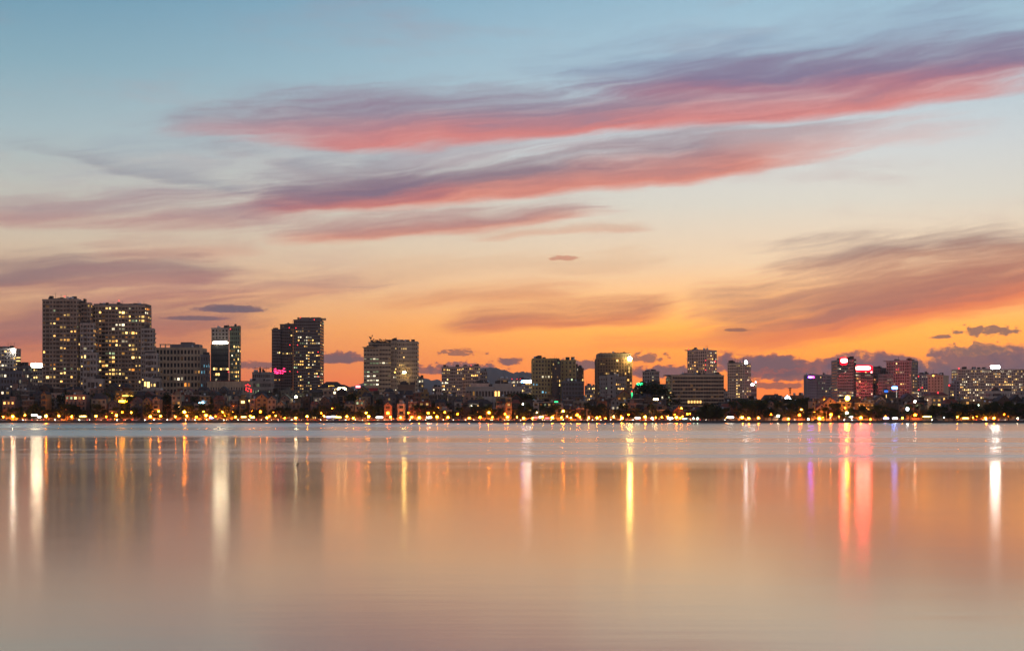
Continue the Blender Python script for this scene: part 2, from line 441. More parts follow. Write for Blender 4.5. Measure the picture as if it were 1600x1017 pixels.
REG = []                # (object, short phrase, px): labelled once all stand
def number_labels():
    groups = {}
    for o, short, full, px in REG: groups.setdefault((short, near(px)), []).append((px, o, full))
    lm = [q for _, q in LANDMARKS]
    for (short, n), lst in groups.items():
        k = lm.index(n); nxt = lm[k + 1] if k + 1 < len(lm) else lm[k - 1]
        lst.sort(key=lambda q: q[0], reverse=k + 1 >= len(lm))
        for i, (px, o, full) in enumerate(lst):
            o['label'] = '%s below %s' % (full, n) if len(lst) == 1 else '%s %s by %s, counted toward %s' % (NTH[i] if i < 12 else 'later', short, n, nxt)
# ------------------------------------------------------------------ lake
def water_fn(g, m):
    dif = g.node('ShaderNodeBsdfDiffuse'); p = g.node('ShaderNodeBsdfAnisotropic'); mx = g.node('ShaderNodeMixShader')
    p.distribution = 'MULTI_GGX'; dif.inputs[0].default_value = (0.19, 0.12, 0.07, 1); p.inputs['Color'].default_value = (1.0, 0.93, 0.82, 1)
    g.l.new(dif.outputs[0], mx.inputs[1]); g.l.new(p.outputs[0], mx.inputs[2]); g.l.new(mx.outputs[0], g.out.inputs[0])
    fr = g.node('ShaderNodeFresnel'); fr.inputs[0].default_value = 1.333
    g.put(mx.inputs[0], g.math('POWER', fr.outputs[0], 0.48))
    pos = g.node('ShaderNodeNewGeometry').outputs['Position']
    x, y, _ = g.sep(pos)
    # a breeze ruffles the far water: its edge runs aslant across the lake, broken into long thin streaks
    ly = g.math('LOGARITHM', g.math('MAXIMUM', y, 1.0), 2.718)
    wob = g.math('MULTIPLY', g.math('SUBTRACT', g.noise(g.xyz(g.math('MULTIPLY', x, 0.012), g.math('MULTIPLY', ly, 2.0)), 1.0, 3.0, 0.5), 0.5), 0.34)
    lyw = g.math('ADD', ly, wob)
    far = g.step(lyw, 5.36, 5.52)                                            # beyond about 230 m all is ruffled
    mid = g.math('MULTIPLY', g.step(lyw, 4.36, 4.80), g.step(x, -46.0, 4.0))  # a breeze tongue reaching in to about 100 m
    lane = g.noise(g.xyz(g.math('MULTIPLY', x, 0.0009), g.math('DIVIDE', 720.0, g.math('MAXIMUM', y, 20.0))), 1.0, 3.0, 0.55)
    lane = g.step(lane, 0.40, 0.60)
    thin = g.noise(g.xyz(g.math('MULTIPLY', x, 0.003), g.math('MULTIPLY', ly, 22.0)), 1.0, 2.0, 0.5)
    thin = g.math('MULTIPLY', g.step(thin, 0.56, 0.66), g.step(ly, 4.45, 4.9))
    rl = g.math('MULTIPLY', g.math('MAXIMUM', far, mid), g.math('ADD', 0.28, g.math('MULTIPLY', lane, 0.72)))
    rl = g.math('MAXIMUM', rl, g.math('MULTIPLY', thin, 0.55))
    rough = g.math('ADD', WATER['smooth'], g.math('MULTIPLY', rl, WATER['rough'] - WATER['smooth']))
    calm = g.noise(g.vmath('MULTIPLY', pos, (0.03, 0.06, 1)), 1.0, 4.0, 0.55)       # faint patches of breath on the near water
    rough = g.math('ADD', rough, g.math('MULTIPLY', g.math('SUBTRACT', g.step(calm, 0.35, 0.68), 0.4), 0.016))
    g.put(p.inputs['Roughness'], rough)
    w1 = g.noise(g.vmath('MULTIPLY', pos, (0.22, 1.3, 1)), 1.0, 3.0, 0.55)
    w2 = g.noise(g.vmath('MULTIPLY', pos, (0.05, 0.22, 1)), 1.0, 2.0, 0.5)
    hgt = g.math('ADD', g.math('MULTIPLY', w1, WATER['h1']), g.math('MULTIPLY', w2, WATER['h2']))
    hgt = g.math('MULTIPLY', hgt, g.step(y, 130.0, 45.0))
    b = g.node('ShaderNodeBump'); b.inputs['Strength'].default_value = 1.0; b.inputs['Distance'].default_value = 1.0
    g.put(b.inputs['Height'], hgt); g.l.new(b.outputs[0], p.inputs['Normal']); g.l.new(b.outputs[0], fr.inputs['Normal'])
WATER = dict(smooth=0.12, rough=0.285, h1=0.0018, h2=0.004)
WATER_MAT = mat('lake_water', water_fn)
lake = put('lake', new_mesh('lake', [(-4000, -600, 0), (4000, -600, 0), (4000, 1001, 0), (-4000, 1001, 0)], [(0, 1, 2, 3)], [WATER_MAT]), None, (0, 0, 0))
tag(lake, None, None, kind='structure')

# ------------------------------------------------------------------ land, embankment, promenade, road
EARTH = wall_mat('earth', (0.055, 0.055, 0.045))
ASPHALT = wall_mat('asphalt', (0.055, 0.053, 0.052), 0.75)
PAVING = wall_mat('paving', (0.20, 0.17, 0.15))
STONE = wall_mat('embankment_stone', (0.075, 0.068, 0.062))
KERB = wall_mat('kerb_stone', (0.42, 0.38, 0.34))
def sheet(name, x0, x1, y0, y1, z0, z1, m):
    o = put(name, box_mesh(m), None, ((x0 + x1) / 2, (y0 + y1) / 2, z0), (x1 - x0, y1 - y0, z1 - z0))
    return tag(o, None, None, kind='structure')
g_me = new_mesh('ground', [(-9000, 1000.8, 1.2), (9000, 1000.8, 1.2), (9000, 15600, 1.2), (-9000, 15600, 1.2)], [(0, 1, 2, 3)], [EARTH])
tag(put('ground', g_me, None, (0, 0, 0)), None, None, kind='structure')
# sloping stone embankment
em = new_mesh('embankment', [(-4000, 999.4, -0.4), (4000, 999.4, -0.4), (4000, 1000.6, 1.45), (-4000, 1000.6, 1.45), (4000, 1001.4, 1.45), (-4000, 1001.4, 1.45), (4000, 1001.4, -0.4), (-4000, 1001.4, -0.4)],
              [(0, 1, 2, 3), (3, 2, 4, 5), (5, 4, 6, 7)], [STONE])
tag(put('embankment_wall', em, None, (0, 0, 0)), None, None, kind='structure')
sheet('promenade_pavement', -4000, 4000, 1001.41, 1007.0, 0.9, 1.6, PAVING)
sheet('road', -4000, 4000, 1007.3, 1017.0, 0.8, 1.46, ASPHALT)
sheet('far_pavement', -4000, 4000, 1017.3, 1021.0, 0.9, 1.6, PAVING)
sheet('kerb', -4000, 4000, 1007.0, 1007.3, 0.85, 1.61, KERB)
sheet('far_kerb', -4000, 4000, 1017.0, 1017.3, 0.85, 1.61, KERB)

# distant hills
HILL = wall_mat('hill_forest', (0.055, 0.045, 0.040))
def ridge(name, prof, Y, depth, seed, label=None):
    rnd = random.Random(seed); xs = []
    p0, p1 = prof[0][0], prof[-1][0]; N = 150; M = 12
    v, f = [], []
    for j in range(M + 1):
        q = j / M; k = math.sin(math.pi * (0.04 + 0.96 * min(1, q * 1.0))) if q < 1 else 0
        k = max(0.0, math.sin(math.pi * q)) ** 0.8
        for i in range(N + 1):
            px = p0 + (p1 - p0) * i / N
            for a, b in zip(prof, prof[1:]):
                if a[0] <= px <= b[0]:
                    t = (px - a[0]) / (b[0] - a[0]); t = t * t * (3 - 2 * t); py = a[1] + (b[1] - a[1]) * t; break
            yy = Y + (q - 0.5) * depth
            top = size(HY - py, Y)
            jit = rnd.uniform(-0.02, 0.02) * top
            v.append((wx(px, Y) * (1 + (q - 0.5) * 0.02), yy, 1.0 + top * k + jit * k))
    for j in range(M):
        for i in range(N):
            a = j * (N + 1) + i; f.append((a, a + 1, a + N + 2, a + N + 1))
    o = put(name, new_mesh(name, v, f, [HILL], None, True), None, (0, 0, 0))
    tag(o, None, None, kind='structure'); return o
ridge('hills', [(300, 640), (430, 628), (500, 612), (548, 604), (575, 597), (610, 600), (640, 593), (654, 588), (664, 591), (676, 594), (682, 593), (700, 600), (725, 590), (745, 578), (760, 574.5), (772, 573.5), (786, 577), (800, 582), (815, 586), (832, 590), (860, 606), (900, 625), (960, 640)], 13000, 2600, 3)
ridge('far_hills', [(740, 620), (790, 588), (805, 581.5), (822, 581), (840, 585), (880, 602), (940, 628), (990, 640)], 14600, 1200, 5)

# ------------------------------------------------------------------ buildings
def vol_frame(front, side, Y, turn, depth=None):
    """Corner geometry of one block from its front span, side span and turn: centre, width, depth, yaw, which side shows."""
    p0, p1 = front
    a = -R(turn)
    right = side is not None and side > p1
    pc = p1 if (side is None or right) else p0
    phi = math.atan((pc - 800) / F)
    beta = R(turn) - phi
    w = size(p1 - p0, Y) / max(0.3, math.cos(beta)) / math.cos(phi)
    if side is None:
        d = depth or 0.6 * w
        right = beta > 0
        if not right: pc = p0
    else:
        spx = abs(side - (p1 if right else p0))
        d = size(spx, Y) / max(0.12, abs(math.sin(beta)))
        if depth: d = min(d, depth)
    C = Vector((wx(pc, Y), Y))
    ex = Vector((math.cos(a), math.sin(a))); ey = Vector((-math.sin(a), math.cos(a)))
    O = C - ex * (w / 2 if right else -w / 2) + ey * (d / 2)
    return O, ex, ey, w, d, a, right

class Build:
    def __init__(self, name, label, px, Y, cat='building', group=None, seed=0):
        self.o = empty(name, (wx(px, Y), Y, GZ - 0.4), label, cat, group)
        self.rnd = random.Random(seed or int(px * 7 + Y)); self.wins = []
    def box(self, name, m, c, z0, z1, w, d, a=0.0, **kw):
        return put(name, box_mesh(m), self.o, (c[0], c[1], z0), (w, d, z1 - z0), a)
    def window(self, m, P, rz, w, h, t=0.16, lit=False, pri=0):
        self.wins.append((0 if lit else 1, pri, m, P, rz, w, h, t))
    def flush(self):
        self.wins.sort(key=lambda q: q[:2])
        for q in self.wins[:290]:
            _, _, m, P, rz, w, h, t = q
            put('window', pane_mesh(m), self.o, P, (w, t, h), rz)
        rest = self.wins[290:]
        if rest:
            ms = []; v = []; f = []; fm = []
            for _, _, m, P, rz, w, h, t in rest:
                if m not in ms: ms.append(m)
                c, s = math.cos(rz), math.sin(rz); b = len(v)
                for x, y, z in BOXV:
                    X, Yy = x * w, y * t
                    v.append((P[0] + X * c - Yy * s - self.o.location.x, P[1] + X * s + Yy * c - self.o.location.y, P[2] + z * h - self.o.location.z))
                for q in BOXF: f.append(tuple(b + i for i in q)); fm.append(ms.index(m))
            o = bpy.data.objects.new('window_field', new_mesh('window_field', v, f, ms, fm)); o.parent = self.o; LINK(o); o['kind'] = 'stuff'

DEF = dict(bays=8, sbays=4, floors=20, ww=0.55, wh=0.55, sill=0.25, band=0.28, bout=0.18, pier=0.22, pout=0.24, pevery=1, severy=1,
           lit=0.25, pal='warm yellow yellow white orange', balc=0.0, col={}, rows={}, slit=None, glass=None, side_w=None, trim=None, litfn=None, gz=None, nobands=False, recess=0)
def block(B, front, top, Y, wall, side=None, turn=0.0, base=None, depth=None, roof=True, **kw):
    s = dict(DEF); s.update(kw); rnd = B.rnd
    O, ex, ey, w, d, a, right = vol_frame(front, side, Y, turn, depth)
    z1 = wz(top, Y); z0 = GZ - 0.4 if base is None else wz(base, Y)
    B.box('wall', wall, O, z0, z1, w, d, a)
    trim = s['trim'] or wall; glass = s['glass'] or GLASS
    faces = [(O - ey * d / 2, ex, -ey, w, a, s['bays'], False)]
    if right: faces.append((O + ex * w / 2, ey, ex, d, a + math.pi / 2, s['sbays'], True))
    else: faces.append((O - ex * w / 2, -ey, -ex, d, a - math.pi / 2, s['sbays'], True))
    fl = s['floors']; fh = (z1 - z0) / fl; pal = s['pal'].split()
    for mid, u, n, L, rz, bays, is_side in faces:
        if bays <= 0: continue
        bw = L / bays; outb, outp = s['bout'], s['pout']
        if not s['nobands']:
            for k in range(fl):
                bh = s['band'] * fh
                if bh > 0.05:
                    p = mid + n * (outb / 2 - 0.02)
                    put('floor_band', box_mesh(trim), B.o, (p.x, p.y, z0 + k * fh - bh * 0.35), (L - 0.04, outb + 0.04, bh), rz)
        if s['pier'] > 0:
            ev = s['severy'] if is_side else s['pevery']
            for b in range(0, bays + 1, ev):
                p = mid + n * (outp / 2 - 0.02) + u * (b * bw - L / 2)
                pw = s['pier'] * bw
                if b == 0: p = p + u * (pw / 2 + 0.01)
                if b == bays: p = p - u * (pw / 2 + 0.01)
                put('pier', box_mesh(trim), B.o, (p.x, p.y, z0 + 0.01), (pw, outp + 0.04, z1 - z0 - 0.02), rz)
        prob = (s['slit'] if (is_side and s['slit'] is not None) else s['lit'])
        wv = [rnd.choice((0.72, 0.9, 1.0, 1.0, 1.15, 1.3)) if s['ww'] < 0.62 else 1.0 for _ in range(bays)]
        for k in range(fl):
            b = 0; runlit = None
            while b < bays:
                z = z0 + k * fh + s['sill'] * fh
                pr = prob
                if not is_side:
                    if b in s['col']: pr = s['col'][b]
                    if k in s['rows']: pr = s['rows'][k]
                if s['litfn']:
                    q = s['litfn'](k, b, is_side, rnd)
                    if q is not None: pr = q
                # flats light up in clumps of one to three windows
                lit = rnd.random() < pr
                m = LIT[rnd.choice(pal)] if lit else (LIT['dim'] if rnd.random() < 0.06 * (pr > 0) else glass)
                span = rnd.choice((1, 1, 1, 2, 2, 3)) if lit and pr < 0.8 else 1
                for q in range(span):
                    if b + q >= bays: break
                    p = mid + n * 0.05 + u * ((b + q + 0.5) * bw - L / 2)
                    if s['recess'] and (b + q) % s['recess'] == 1:
                        zz = z0 + k * fh + 0.10 * fh
                        B.window(m if rnd.random() < 0.75 else glass, (p.x, p.y, zz), rz, bw * 0.94, fh * 0.72, 0.16, m is not glass, (1 if is_side else 0))
                        pb = p + n * 0.62
                        put('balcony', box_mesh(trim), B.o, (pb.x, pb.y, z0 + k * fh - 0.05), (bw * 0.98, 1.1, fh * 0.24), rz)
                        continue
                    B.window(m, (p.x, p.y, z), rz, bw * s['ww'] * wv[b + q], fh * s['wh'] * (1.0 if m is glass else rnd.choice((0.6, 0.8, 1.0, 1.0))), 0.16, m is not glass, (1 if is_side else 0))
                    if s['balc'] and rnd.random() < s['balc']:
                        pb = p + n * 0.55
                        put('balcony', box_mesh(trim), B.o, (pb.x, pb.y, z0 + k * fh + 0.02), (bw * 0.8, 1.0, fh * 0.30), rz)
                b += span
    if roof:
        B.box('parapet', trim, O, z1 + 0.002, z1 + 1.1, w + 0.5, d + 0.5, a)
        clutter(B, (O, ex, ey, w, d, a, z1), 3 if w < 14 else 5)
    return O, ex, ey, w, d, a, z1
def roof_box(B, fr, front, top, m, Y, off=0.5, dfrac=0.5, name='roof_plant'):
    """A box on a block's roof, spanning the front px pair."""
    O, ex, ey, w, d, a, z1 = fr
    x0, x1 = wx(front[0], Y), wx(front[1], Y); cx = (x0 + x1) / 2
    c = O + ex * ((cx - O.x) / max(0.5, math.cos(a)))
    c = c + ey * (d * (off - 0.5))
    B.box(name, m, c, z1 + 0.9, max(wz(top, Y), z1 + 1.6), abs(x1 - x0), max(2.0, d * dfrac), a)
def clutter(B, fr, n, m=None, hmax=3.0):
    O, ex, ey, w, d, a, z1 = fr; rnd = B.rnd
    for i in range(n):
        c = O + ex * rnd.uniform(-.42, .42) * w + ey * rnd.uniform(-.42, .1) * d
        k = rnd.random()
        if k < 0.55: B.box('roof_unit', m or DARK, c, z1 + 0.9, z1 + 1.1 + rnd.uniform(0.8, hmax), rnd.uniform(1.2, 4), rnd.uniform(1.5, 4), a)
        elif k < 0.8: put('water_tank', lathe_mesh('water_tank', [(0.45, 0), (0.5, .05), (0.5, .85), (0.35, .95), (0.05, 1)], [STEEL]), B.o, (c.x, c.y, z1 + 1.0), (2.0, 2.0, 2.2))
        else: B.box('antenna', DARK, c, z1 + 0.9, z1 + rnd.uniform(4, 7), 0.18, 0.18, a)
def round_sign(m):
    n = 20; pts = []
    for i in range(n):
        a = 2 * math.pi * (i + 0.5) / n; c, s_ = math.cos(a), math.sin(a)
        pts.append((0.5 * math.copysign(abs(c) ** 0.45, c), 0.5 + 0.5 * math.copysign(abs(s_) ** 0.45, s_)))
    v = [(x, -.5, z) for x, z in pts] + [(x, .5, z) for x, z in pts]
    f = [tuple(range(n)), tuple(range(2 * n - 1, n - 1, -1))] + [(i, n + i, n + (i + 1) % n, (i + 1) % n) for i in range(n)]
    return new_mesh('sign', v, f, [m, DARK], [0, 1] + [0] * n)
def sign(B, px0, px1, py0, py1, Y, m, name='sign_board', frame=True, thick=0.5, label=None, halo=None):
    """A lit sign panel facing the lake, on a dark back frame or before an added glowing board that imitates bloom."""
    x0, x1 = wx(px0, Y), wx(px1, Y); z0, z1 = wz(py1, Y), wz(py0, Y)
    k = ('sign', m.name)
    if k not in CACHE: CACHE[k] = round_sign(m)
    o = put(name, CACHE[k], B.o, ((x0 + x1) / 2, Y, z0), (x1 - x0, thick, z1 - z0))
    if label: o['label'] = label
    if frame:
        f = put('sign_frame', round_sign(halo) if halo else box_mesh(DARK), B.o, ((x0 + x1) / 2, Y + thick * 0.5 + 0.16, z0 - (0.75 * (z1 - z0) if halo else 0.8)), (max(0.3, (x1 - x0) * (1.45 if halo else 0.9)), 0.3, (z1 - z0) * (2.3 if halo else 1.0) + (0 if halo else 0.6))); sub(f, o)  # the larger glowing version is an added panel imitating lens bloom, no frame
    return o
def beacon(B, px, py, Y, m, r=0.5):
    me = lathe_mesh('beacon_' + m.name, [(0.02, -1), (0.6, -.8), (1, 0), (0.6, .8), (0.02, 1)], [m], 8)
    o = put('beacon', me, B.o, (wx(px, Y), Y, wz(py, Y)), (r, r, r))
    sub(o, B.box('beacon_mast', DARK, (wx(px, Y), Y), wz(py, Y) - 4.0, wz(py, Y) - r * 0.9, 0.16, 0.16))
    return o

BEIGE = wall_mat('beige_render', (0.40, 0.315, 0.25)); PALE = wall_mat('pale_render', (0.36, 0.31, 0.275))
TAN = wall_mat('tan_render', (0.54, 0.42, 0.30)); GREY = wall_mat('grey_render', (0.34, 0.31, 0.30)); DGREY = wall_mat('dark_cladding', (0.17, 0.155, 0.155), 0.6)
PINKW = wall_mat('pink_render', (0.62, 0.45, 0.37)); OCHRE = wall_mat('ochre_render', (0.46, 0.36, 0.17)); MIDG = wall_mat('mid_grey_render', (0.19, 0.18, 0.185))
WHITEW = wall_mat('white_render', (0.42, 0.375, 0.34)); BROWN = wall_mat('brown_render', (0.20, 0.14, 0.10)); SLATE = wall_mat('slate_cladding', (0.14, 0.14, 0.165), 0.5)
CURTAIN = plain_mat('curtain_wall', (0.035, 0.042, 0.05), 0.15); REDTILE = wall_mat('red_tile', (0.20, 0.06, 0.04)); DTILE = wall_mat('dark_tile', (0.055, 0.045, 0.045))
RED_HALO = glow_mat('red_halo_board', (1.0, 0.012, 0.035), 1.7); REDGLOW = glow_mat('red_beacon', (1, 0.03, 0.04), 4.0); RED_SIGN = glow_mat('red_sign', (1.0, 0.07, 0.06), 150.0)  # the red board glow is added to stand in for lens bloom
PINK_LED = glow_mat('pink_led', (1.0, 0.03, 0.14), 5.0); RED_LED = glow_mat('red_led', (1.0, 0.03, 0.04), 3.0)
WHITE_SIGN = glow_mat('white_sign', (1.0, 0.86, 0.62), 30.0); COOL_SIGN = glow_mat('cool_sign', (0.85, 0.93, 1.0), 30.0)
BLUE_SIGN = glow_mat('blue_sign', (0.05, 0.20, 1.0), 40.0); BLUE_DIM = glow_mat('blue_panel', (0.05, 0.22, 1.0), 1.2); VIOLET = glow_mat('violet_sign', (0.22, 0.03, 1.0), 60.0)
MAGENTA = glow_mat('magenta_sign', (1.0, 0.03, 0.35), 26.0); GREEN_SIGN = glow_mat('green_sign', (0.03, 0.8, 0.22), 8.0); GREEN_NEON = glow_mat('green_neon', (0.05, 0.9, 0.30), 2.2)
FLOOD = glow_mat('floodlight_white', (1.0, 0.94, 0.80), 110.0); FLOODY = glow_mat('floodlight_yellow', (1.0, 0.66, 0.18), 130.0); FLOODO = glow_mat('floodlight_orange', (1.0, 0.42, 0.07), 90.0)
AMBER = glow_mat('amber_sign', (1.0, 0.55, 0.08), 6.0); CREAM_SIGN = glow_mat('cream_sign', (1.0, 0.70, 0.32), 30.0); TEAL = glow_mat('teal_sign', (0.45, 0.95, 1.0), 2.6)
AMB_EDGE = glow_mat('amber_strip', (1.0, 0.62, 0.2), 2.2)

# corner block with rooftop floodlight
B = Build('apartment_block', 'narrow tower with amber edge strips under a white rooftop floodlight', 12, 1240)
fr = block(B, (-12, 25), 546, 1240, GREY, side=32, floors=20, bays=9, sbays=2, lit=0.30, pal='yellow warm white', slit=0.1)
clutter(B, fr, 6); roof_box(B, fr, (2, 12), 541, DGREY, 1240)
beacon(B, 20.5, 548, 1238, FLOOD, 1.15)
for py in (558, 563, 568, 575): sign(B, 25.5, 32, py, py + 1.6, 1239, AMB_EDGE, 'light_strip', False, 0.3)
B.flush()
B = Build('office_block', 'low dark block with lit offices in front of the floodlit corner tower', 16, 1135)
fr = block(B, (-12, 34), 582, 1135, SLATE, floors=8, bays=11, lit=0.22, pal='yellow white white', band=0.35)
roof_box(B, fr, (-8, 33), 579.5, DGREY, 1135); clutter(B, fr, 5); B.flush()
B = Build('office_block', 'slim unlit grey block between the floodlit tower and white sign', 37, 1175)
fr = block(B, (28, 45), 573, 1175, MIDG, floors=10, bays=4, lit=0.08, pal='green white'); clutter(B, fr, 3); B.flush()
B = Build('office_block', 'grey block crowned by a blazing white rooftop sign', 58, 1300)
fr = block(B, (47, 66), 575, 1300, PALE, side=70, floors=14, bays=6, sbays=2, lit=0.12, pal='warm yellow')
sign(B, 48, 66.5, 567.5, 574, 1297, WHITE_SIGN); B.flush()

# stepped residential towers
APT = dict(ww=0.56, wh=0.50, sill=0.32, band=0.22, bout=0.5, pier=0.16, pout=0.35, pevery=3, balc=0.12, recess=3, pal='warm warm warm yellow yellow yellow yellow white green orange orange')
B = Build('apartment_tower', 'tallest beige apartment tower, balconied and stepping down one side, speckled with lit flats', 110, 1120)
fr = block(B, (71, 120), 469.5, 1120, BEIGE, side=131, depth=34, floors=29, bays=10, sbays=5, lit=0.13, slit=0.12, **APT)
roof_box(B, fr, (76, 118), 465.5, SLATE, 1120, 0.5, 0.6); clutter(B, fr, 10)
block(B, (128, 141), 475, 1128, BEIGE, side=143.5, depth=14, floors=28, bays=3, sbays=2, lit=0.16, slit=0.5, **APT)
block(B, (127, 146), 507, 1112, WHITEW, side=149, depth=12, floors=22, bays=4, sbays=2, lit=0.10, slit=0.35, **APT)
block(B, (132, 151), 553, 1106, WHITEW, side=154, depth=10, floors=11, bays=4, sbays=2, lit=0.07, slit=0.2, **APT)
block(B, (138, 160), 594, 1100, WHITEW, side=163, depth=10, floors=4, bays=4, sbays=2, lit=0.3, slit=0.2, **APT)
beacon(B, 101, 463, 1120, REDGLOW, 0.45); B.flush()
B = Build('apartment_tower', 'wider beige apartment tower with dark mechanical crown, glowing with many lit flats', 190, 1135)
fr = block(B, (144, 226), 479, 1135, BEIGE, side=236, depth=32, floors=28, bays=17, sbays=4, lit=0.20, slit=0.25, **APT)
roof_box(B, fr, (146, 228), 474.5, DGREY, 1135, 0.45, 0.8); clutter(B, fr, 16)
block(B, (222, 239), 515, 1124, WHITEW, side=242, depth=12, floors=21, bays=4, sbays=2, lit=0.08, slit=0.35, **APT)
block(B, (228, 245), 554, 1116, WHITEW, side=248, depth=10, floors=11, bays=4, sbays=2, lit=0.10, slit=0.2, **APT)
block(B, (226, 249), 593, 1110, WHITEW, side=252, depth=8, floors=4, bays=5, sbays=2, lit=0.1, **APT)
beacon(B, 186, 470, 1135, REDGLOW, 0.45); B.flush()

# beige grid block
B = Build('apartment_block', 'beige grid-fronted block with rooftop pergola, mostly unlit', 284, 1190)
fr = block(B, (242, 314), 545, 1190, TAN, side=326, depth=22, floors=11, bays=14, sbays=5, lit=0.03, slit=0.12, ww=0.62, wh=0.62, sill=0.2, band=0.3, bout=0.35, pier=0.34, pout=0.4, pal='warm yellow orange white', balc=0.1)
roof_box(B, fr, (266, 309), 537.5, MIDG, 1190, 0.5, 0.7); roof_box(B, fr, (280, 298), 534, DGREY, 1190, 0.5, 0.5)
for a in (248, 256, 264, 310): roof_box(B, fr, (a, a + 1), 538.5, TAN, 1190, 0.2, 0.05, 'pergola_post')
O = fr[0]; B.box('pergola_beam', TAN, (wx(256, 1190), O.y - 6), wz(538.5, 1190), wz(537, 1190), size(18, 1190), 1.2)
block(B, (314, 325), 556, 1182, MIDG, side=328, depth=10, floors=10, bays=3, sbays=2, lit=0.12, pal='orange warm blue'); B.flush()

# green-edged tower
B = Build('office_tower', 'dark glass tower with white light strip and greenish slab beside it', 353, 1350)
fr = block(B, (331.5, 357), 514, 1350, GREY, base=536, floors=4, bays=5, lit=0.1, pal='yellow', glass=GLASS, depth=24, pier=0.25)
block(B, (330.5, 357.5), 538, 1346, CURTAIN, floors=14, bays=8, glass=CURTAIN, lit=0.0, ww=0.92, wh=0.5, band=0.1, pier=0.06, pal='yellow white', depth=26, rows={9: 0.35, 8: 0.25, 7: 0.4, 6: 0.3, 5: 0.45, 4: 0.5, 3: 0.5, 2: 0.1}, roof=False)
sign(B, 332.5, 356, 533.5, 537.5, 1343, WHITE_SIGN, 'light_strip', False)
fr2 = block(B, (358.5, 374), 512, 1348, wall_mat('green_slab', (0.20, 0.26, 0.19)), side=376, depth=20, floors=22, bays=5, sbays=2, lit=0.42, slit=0.2, pal='yellow yellow warm white', rows={21: 0, 20: 0, 19: 0}, pier=0.2)
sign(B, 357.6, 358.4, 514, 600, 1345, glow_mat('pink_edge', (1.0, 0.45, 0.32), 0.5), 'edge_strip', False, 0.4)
for i in range(5): roof_box(B, fr2, (360 + i * 3.2, 362 + i * 3.2), 511, DGREY, 1348, 0.3, 0.2)
for i in range(4): roof_box(B, fr, (333 + i * 6, 336 + i * 6), 511.5, DGREY, 1350, 0.3, 0.2)
beacon(B, 360, 514, 1345, REDGLOW, 0.5); beacon(B, 357, 581, 1340, REDGLOW, 0.5); B.flush()
B = Build('market_hall', 'long low beige hall with red roof edge below the green-edged tower', 360, 1180)
fr = block(B, (326, 388), 598, 1180, TAN, floors=3, bays=16, lit=0.0, ww=0.4, wh=0.4, pier=0.3, band=0.3)
roof_box(B, fr, (327, 387), 595.5, REDTILE, 1180, 0.4, 0.8, 'roof')
for (x, y) in ((383, 601), (386, 600), (389, 602), (384, 605), (388, 606), (391, 608), (386, 610), (391, 611), (383.5, 608)):
    sign(B, x, x + 2.4, y, y + 1.6, 1176, RED_LED, 'neon_glyph', False, 0.3)
B.flush()
B = Build('office_block', 'pale grey block with a tower crane standing on its roof', 405, 1260)
fr = block(B, (390, 424), 597, 1260, PALE, floors=6, bays=18, lit=0.04, pal='white green', ww=0.5)
fr2 = block(B, (395, 425), 583, 1275, GREY, floors=8, bays=10, lit=0.03, pal='white'); clutter(B, fr2, 6)
B.box('crane_mast', DARK, (wx(406.5, 1275), 1275), fr2[-1], wz(573, 1275), 0.8, 0.8)
B.box('crane_jib', DARK, (wx(409, 1275), 1275), wz(576, 1275), wz(575.2, 1275), size(24, 1275), 0.7); B.flush()

# dark twin towers
DT = dict(ww=0.66, wh=0.46, sill=0.3, band=0.3, bout=0.25, pier=0.12, pout=0.3, pal='yellow yellow white warm green')
B = Build('apartment_tower', 'dark charcoal twin towers on one base, one dim with pink screen, one dotted yellow', 468, 1400)
fr = block(B, (425, 438), 516, 1400, DGREY, floors=30, bays=5, lit=0.0, depth=22, rows={22: 0.3, 13: 0.5}, **DT)
fr = block(B, (438, 457), 508, 1404, DGREY, side=462, depth=22, floors=32, bays=6, sbays=3, lit=0.005, rows={22: 0.35}, **DT)
roof_box(B, fr, (444, 458), 505, MIDG, 1404)
fr = block(B, (459.5, 500), 501, 1390, DGREY, side=511, depth=26, floors=33, bays=13, sbays=4, lit=0.16, slit=0.22, col={3: 0.3, 6: 0.45, 7: 0.4, 10: 0.3}, rows={32: 0, 31: 0, 30: 0.02}, **DT)
roof_box(B, fr, (467, 483), 495.5, DGREY, 1390, 0.4, 0.6); roof_box(B, fr, (485, 500), 495.5, DGREY, 1390, 0.4, 0.6)
for i in range(7): roof_box(B, fr, (500 + i * 1.1, 500.4 + i * 1.1), 496, MIDG, 1390, 0.4, 0.1, 'lattice_post')
roof_box(B, fr, (461, 466), 498.5, MIDG, 1390)
for i in range(26):
    x = 426 + B.rnd.random() * 18; y = 575 + B.rnd.random() * 8
    sign(B, x, x + B.rnd.uniform(1, 3.4), y, y + 1.1, 1396, PINK_LED, 'screen_strip', False, 0.3)
for y in (580, 585, 590, 595): sign(B, 422.6, 424.2, y, y + 3.6, 1396, RED_LED, 'neon_glyph', False, 0.3)
for (x, y) in ((469.5, 496), (491, 499.5), (452, 512), (462.5, 512.5), (465, 539), (453, 539), (497, 550), (453, 580), (465, 581), (497, 588)): beacon(B, x, y, 1384, REDGLOW, 0.42)
B.flush()
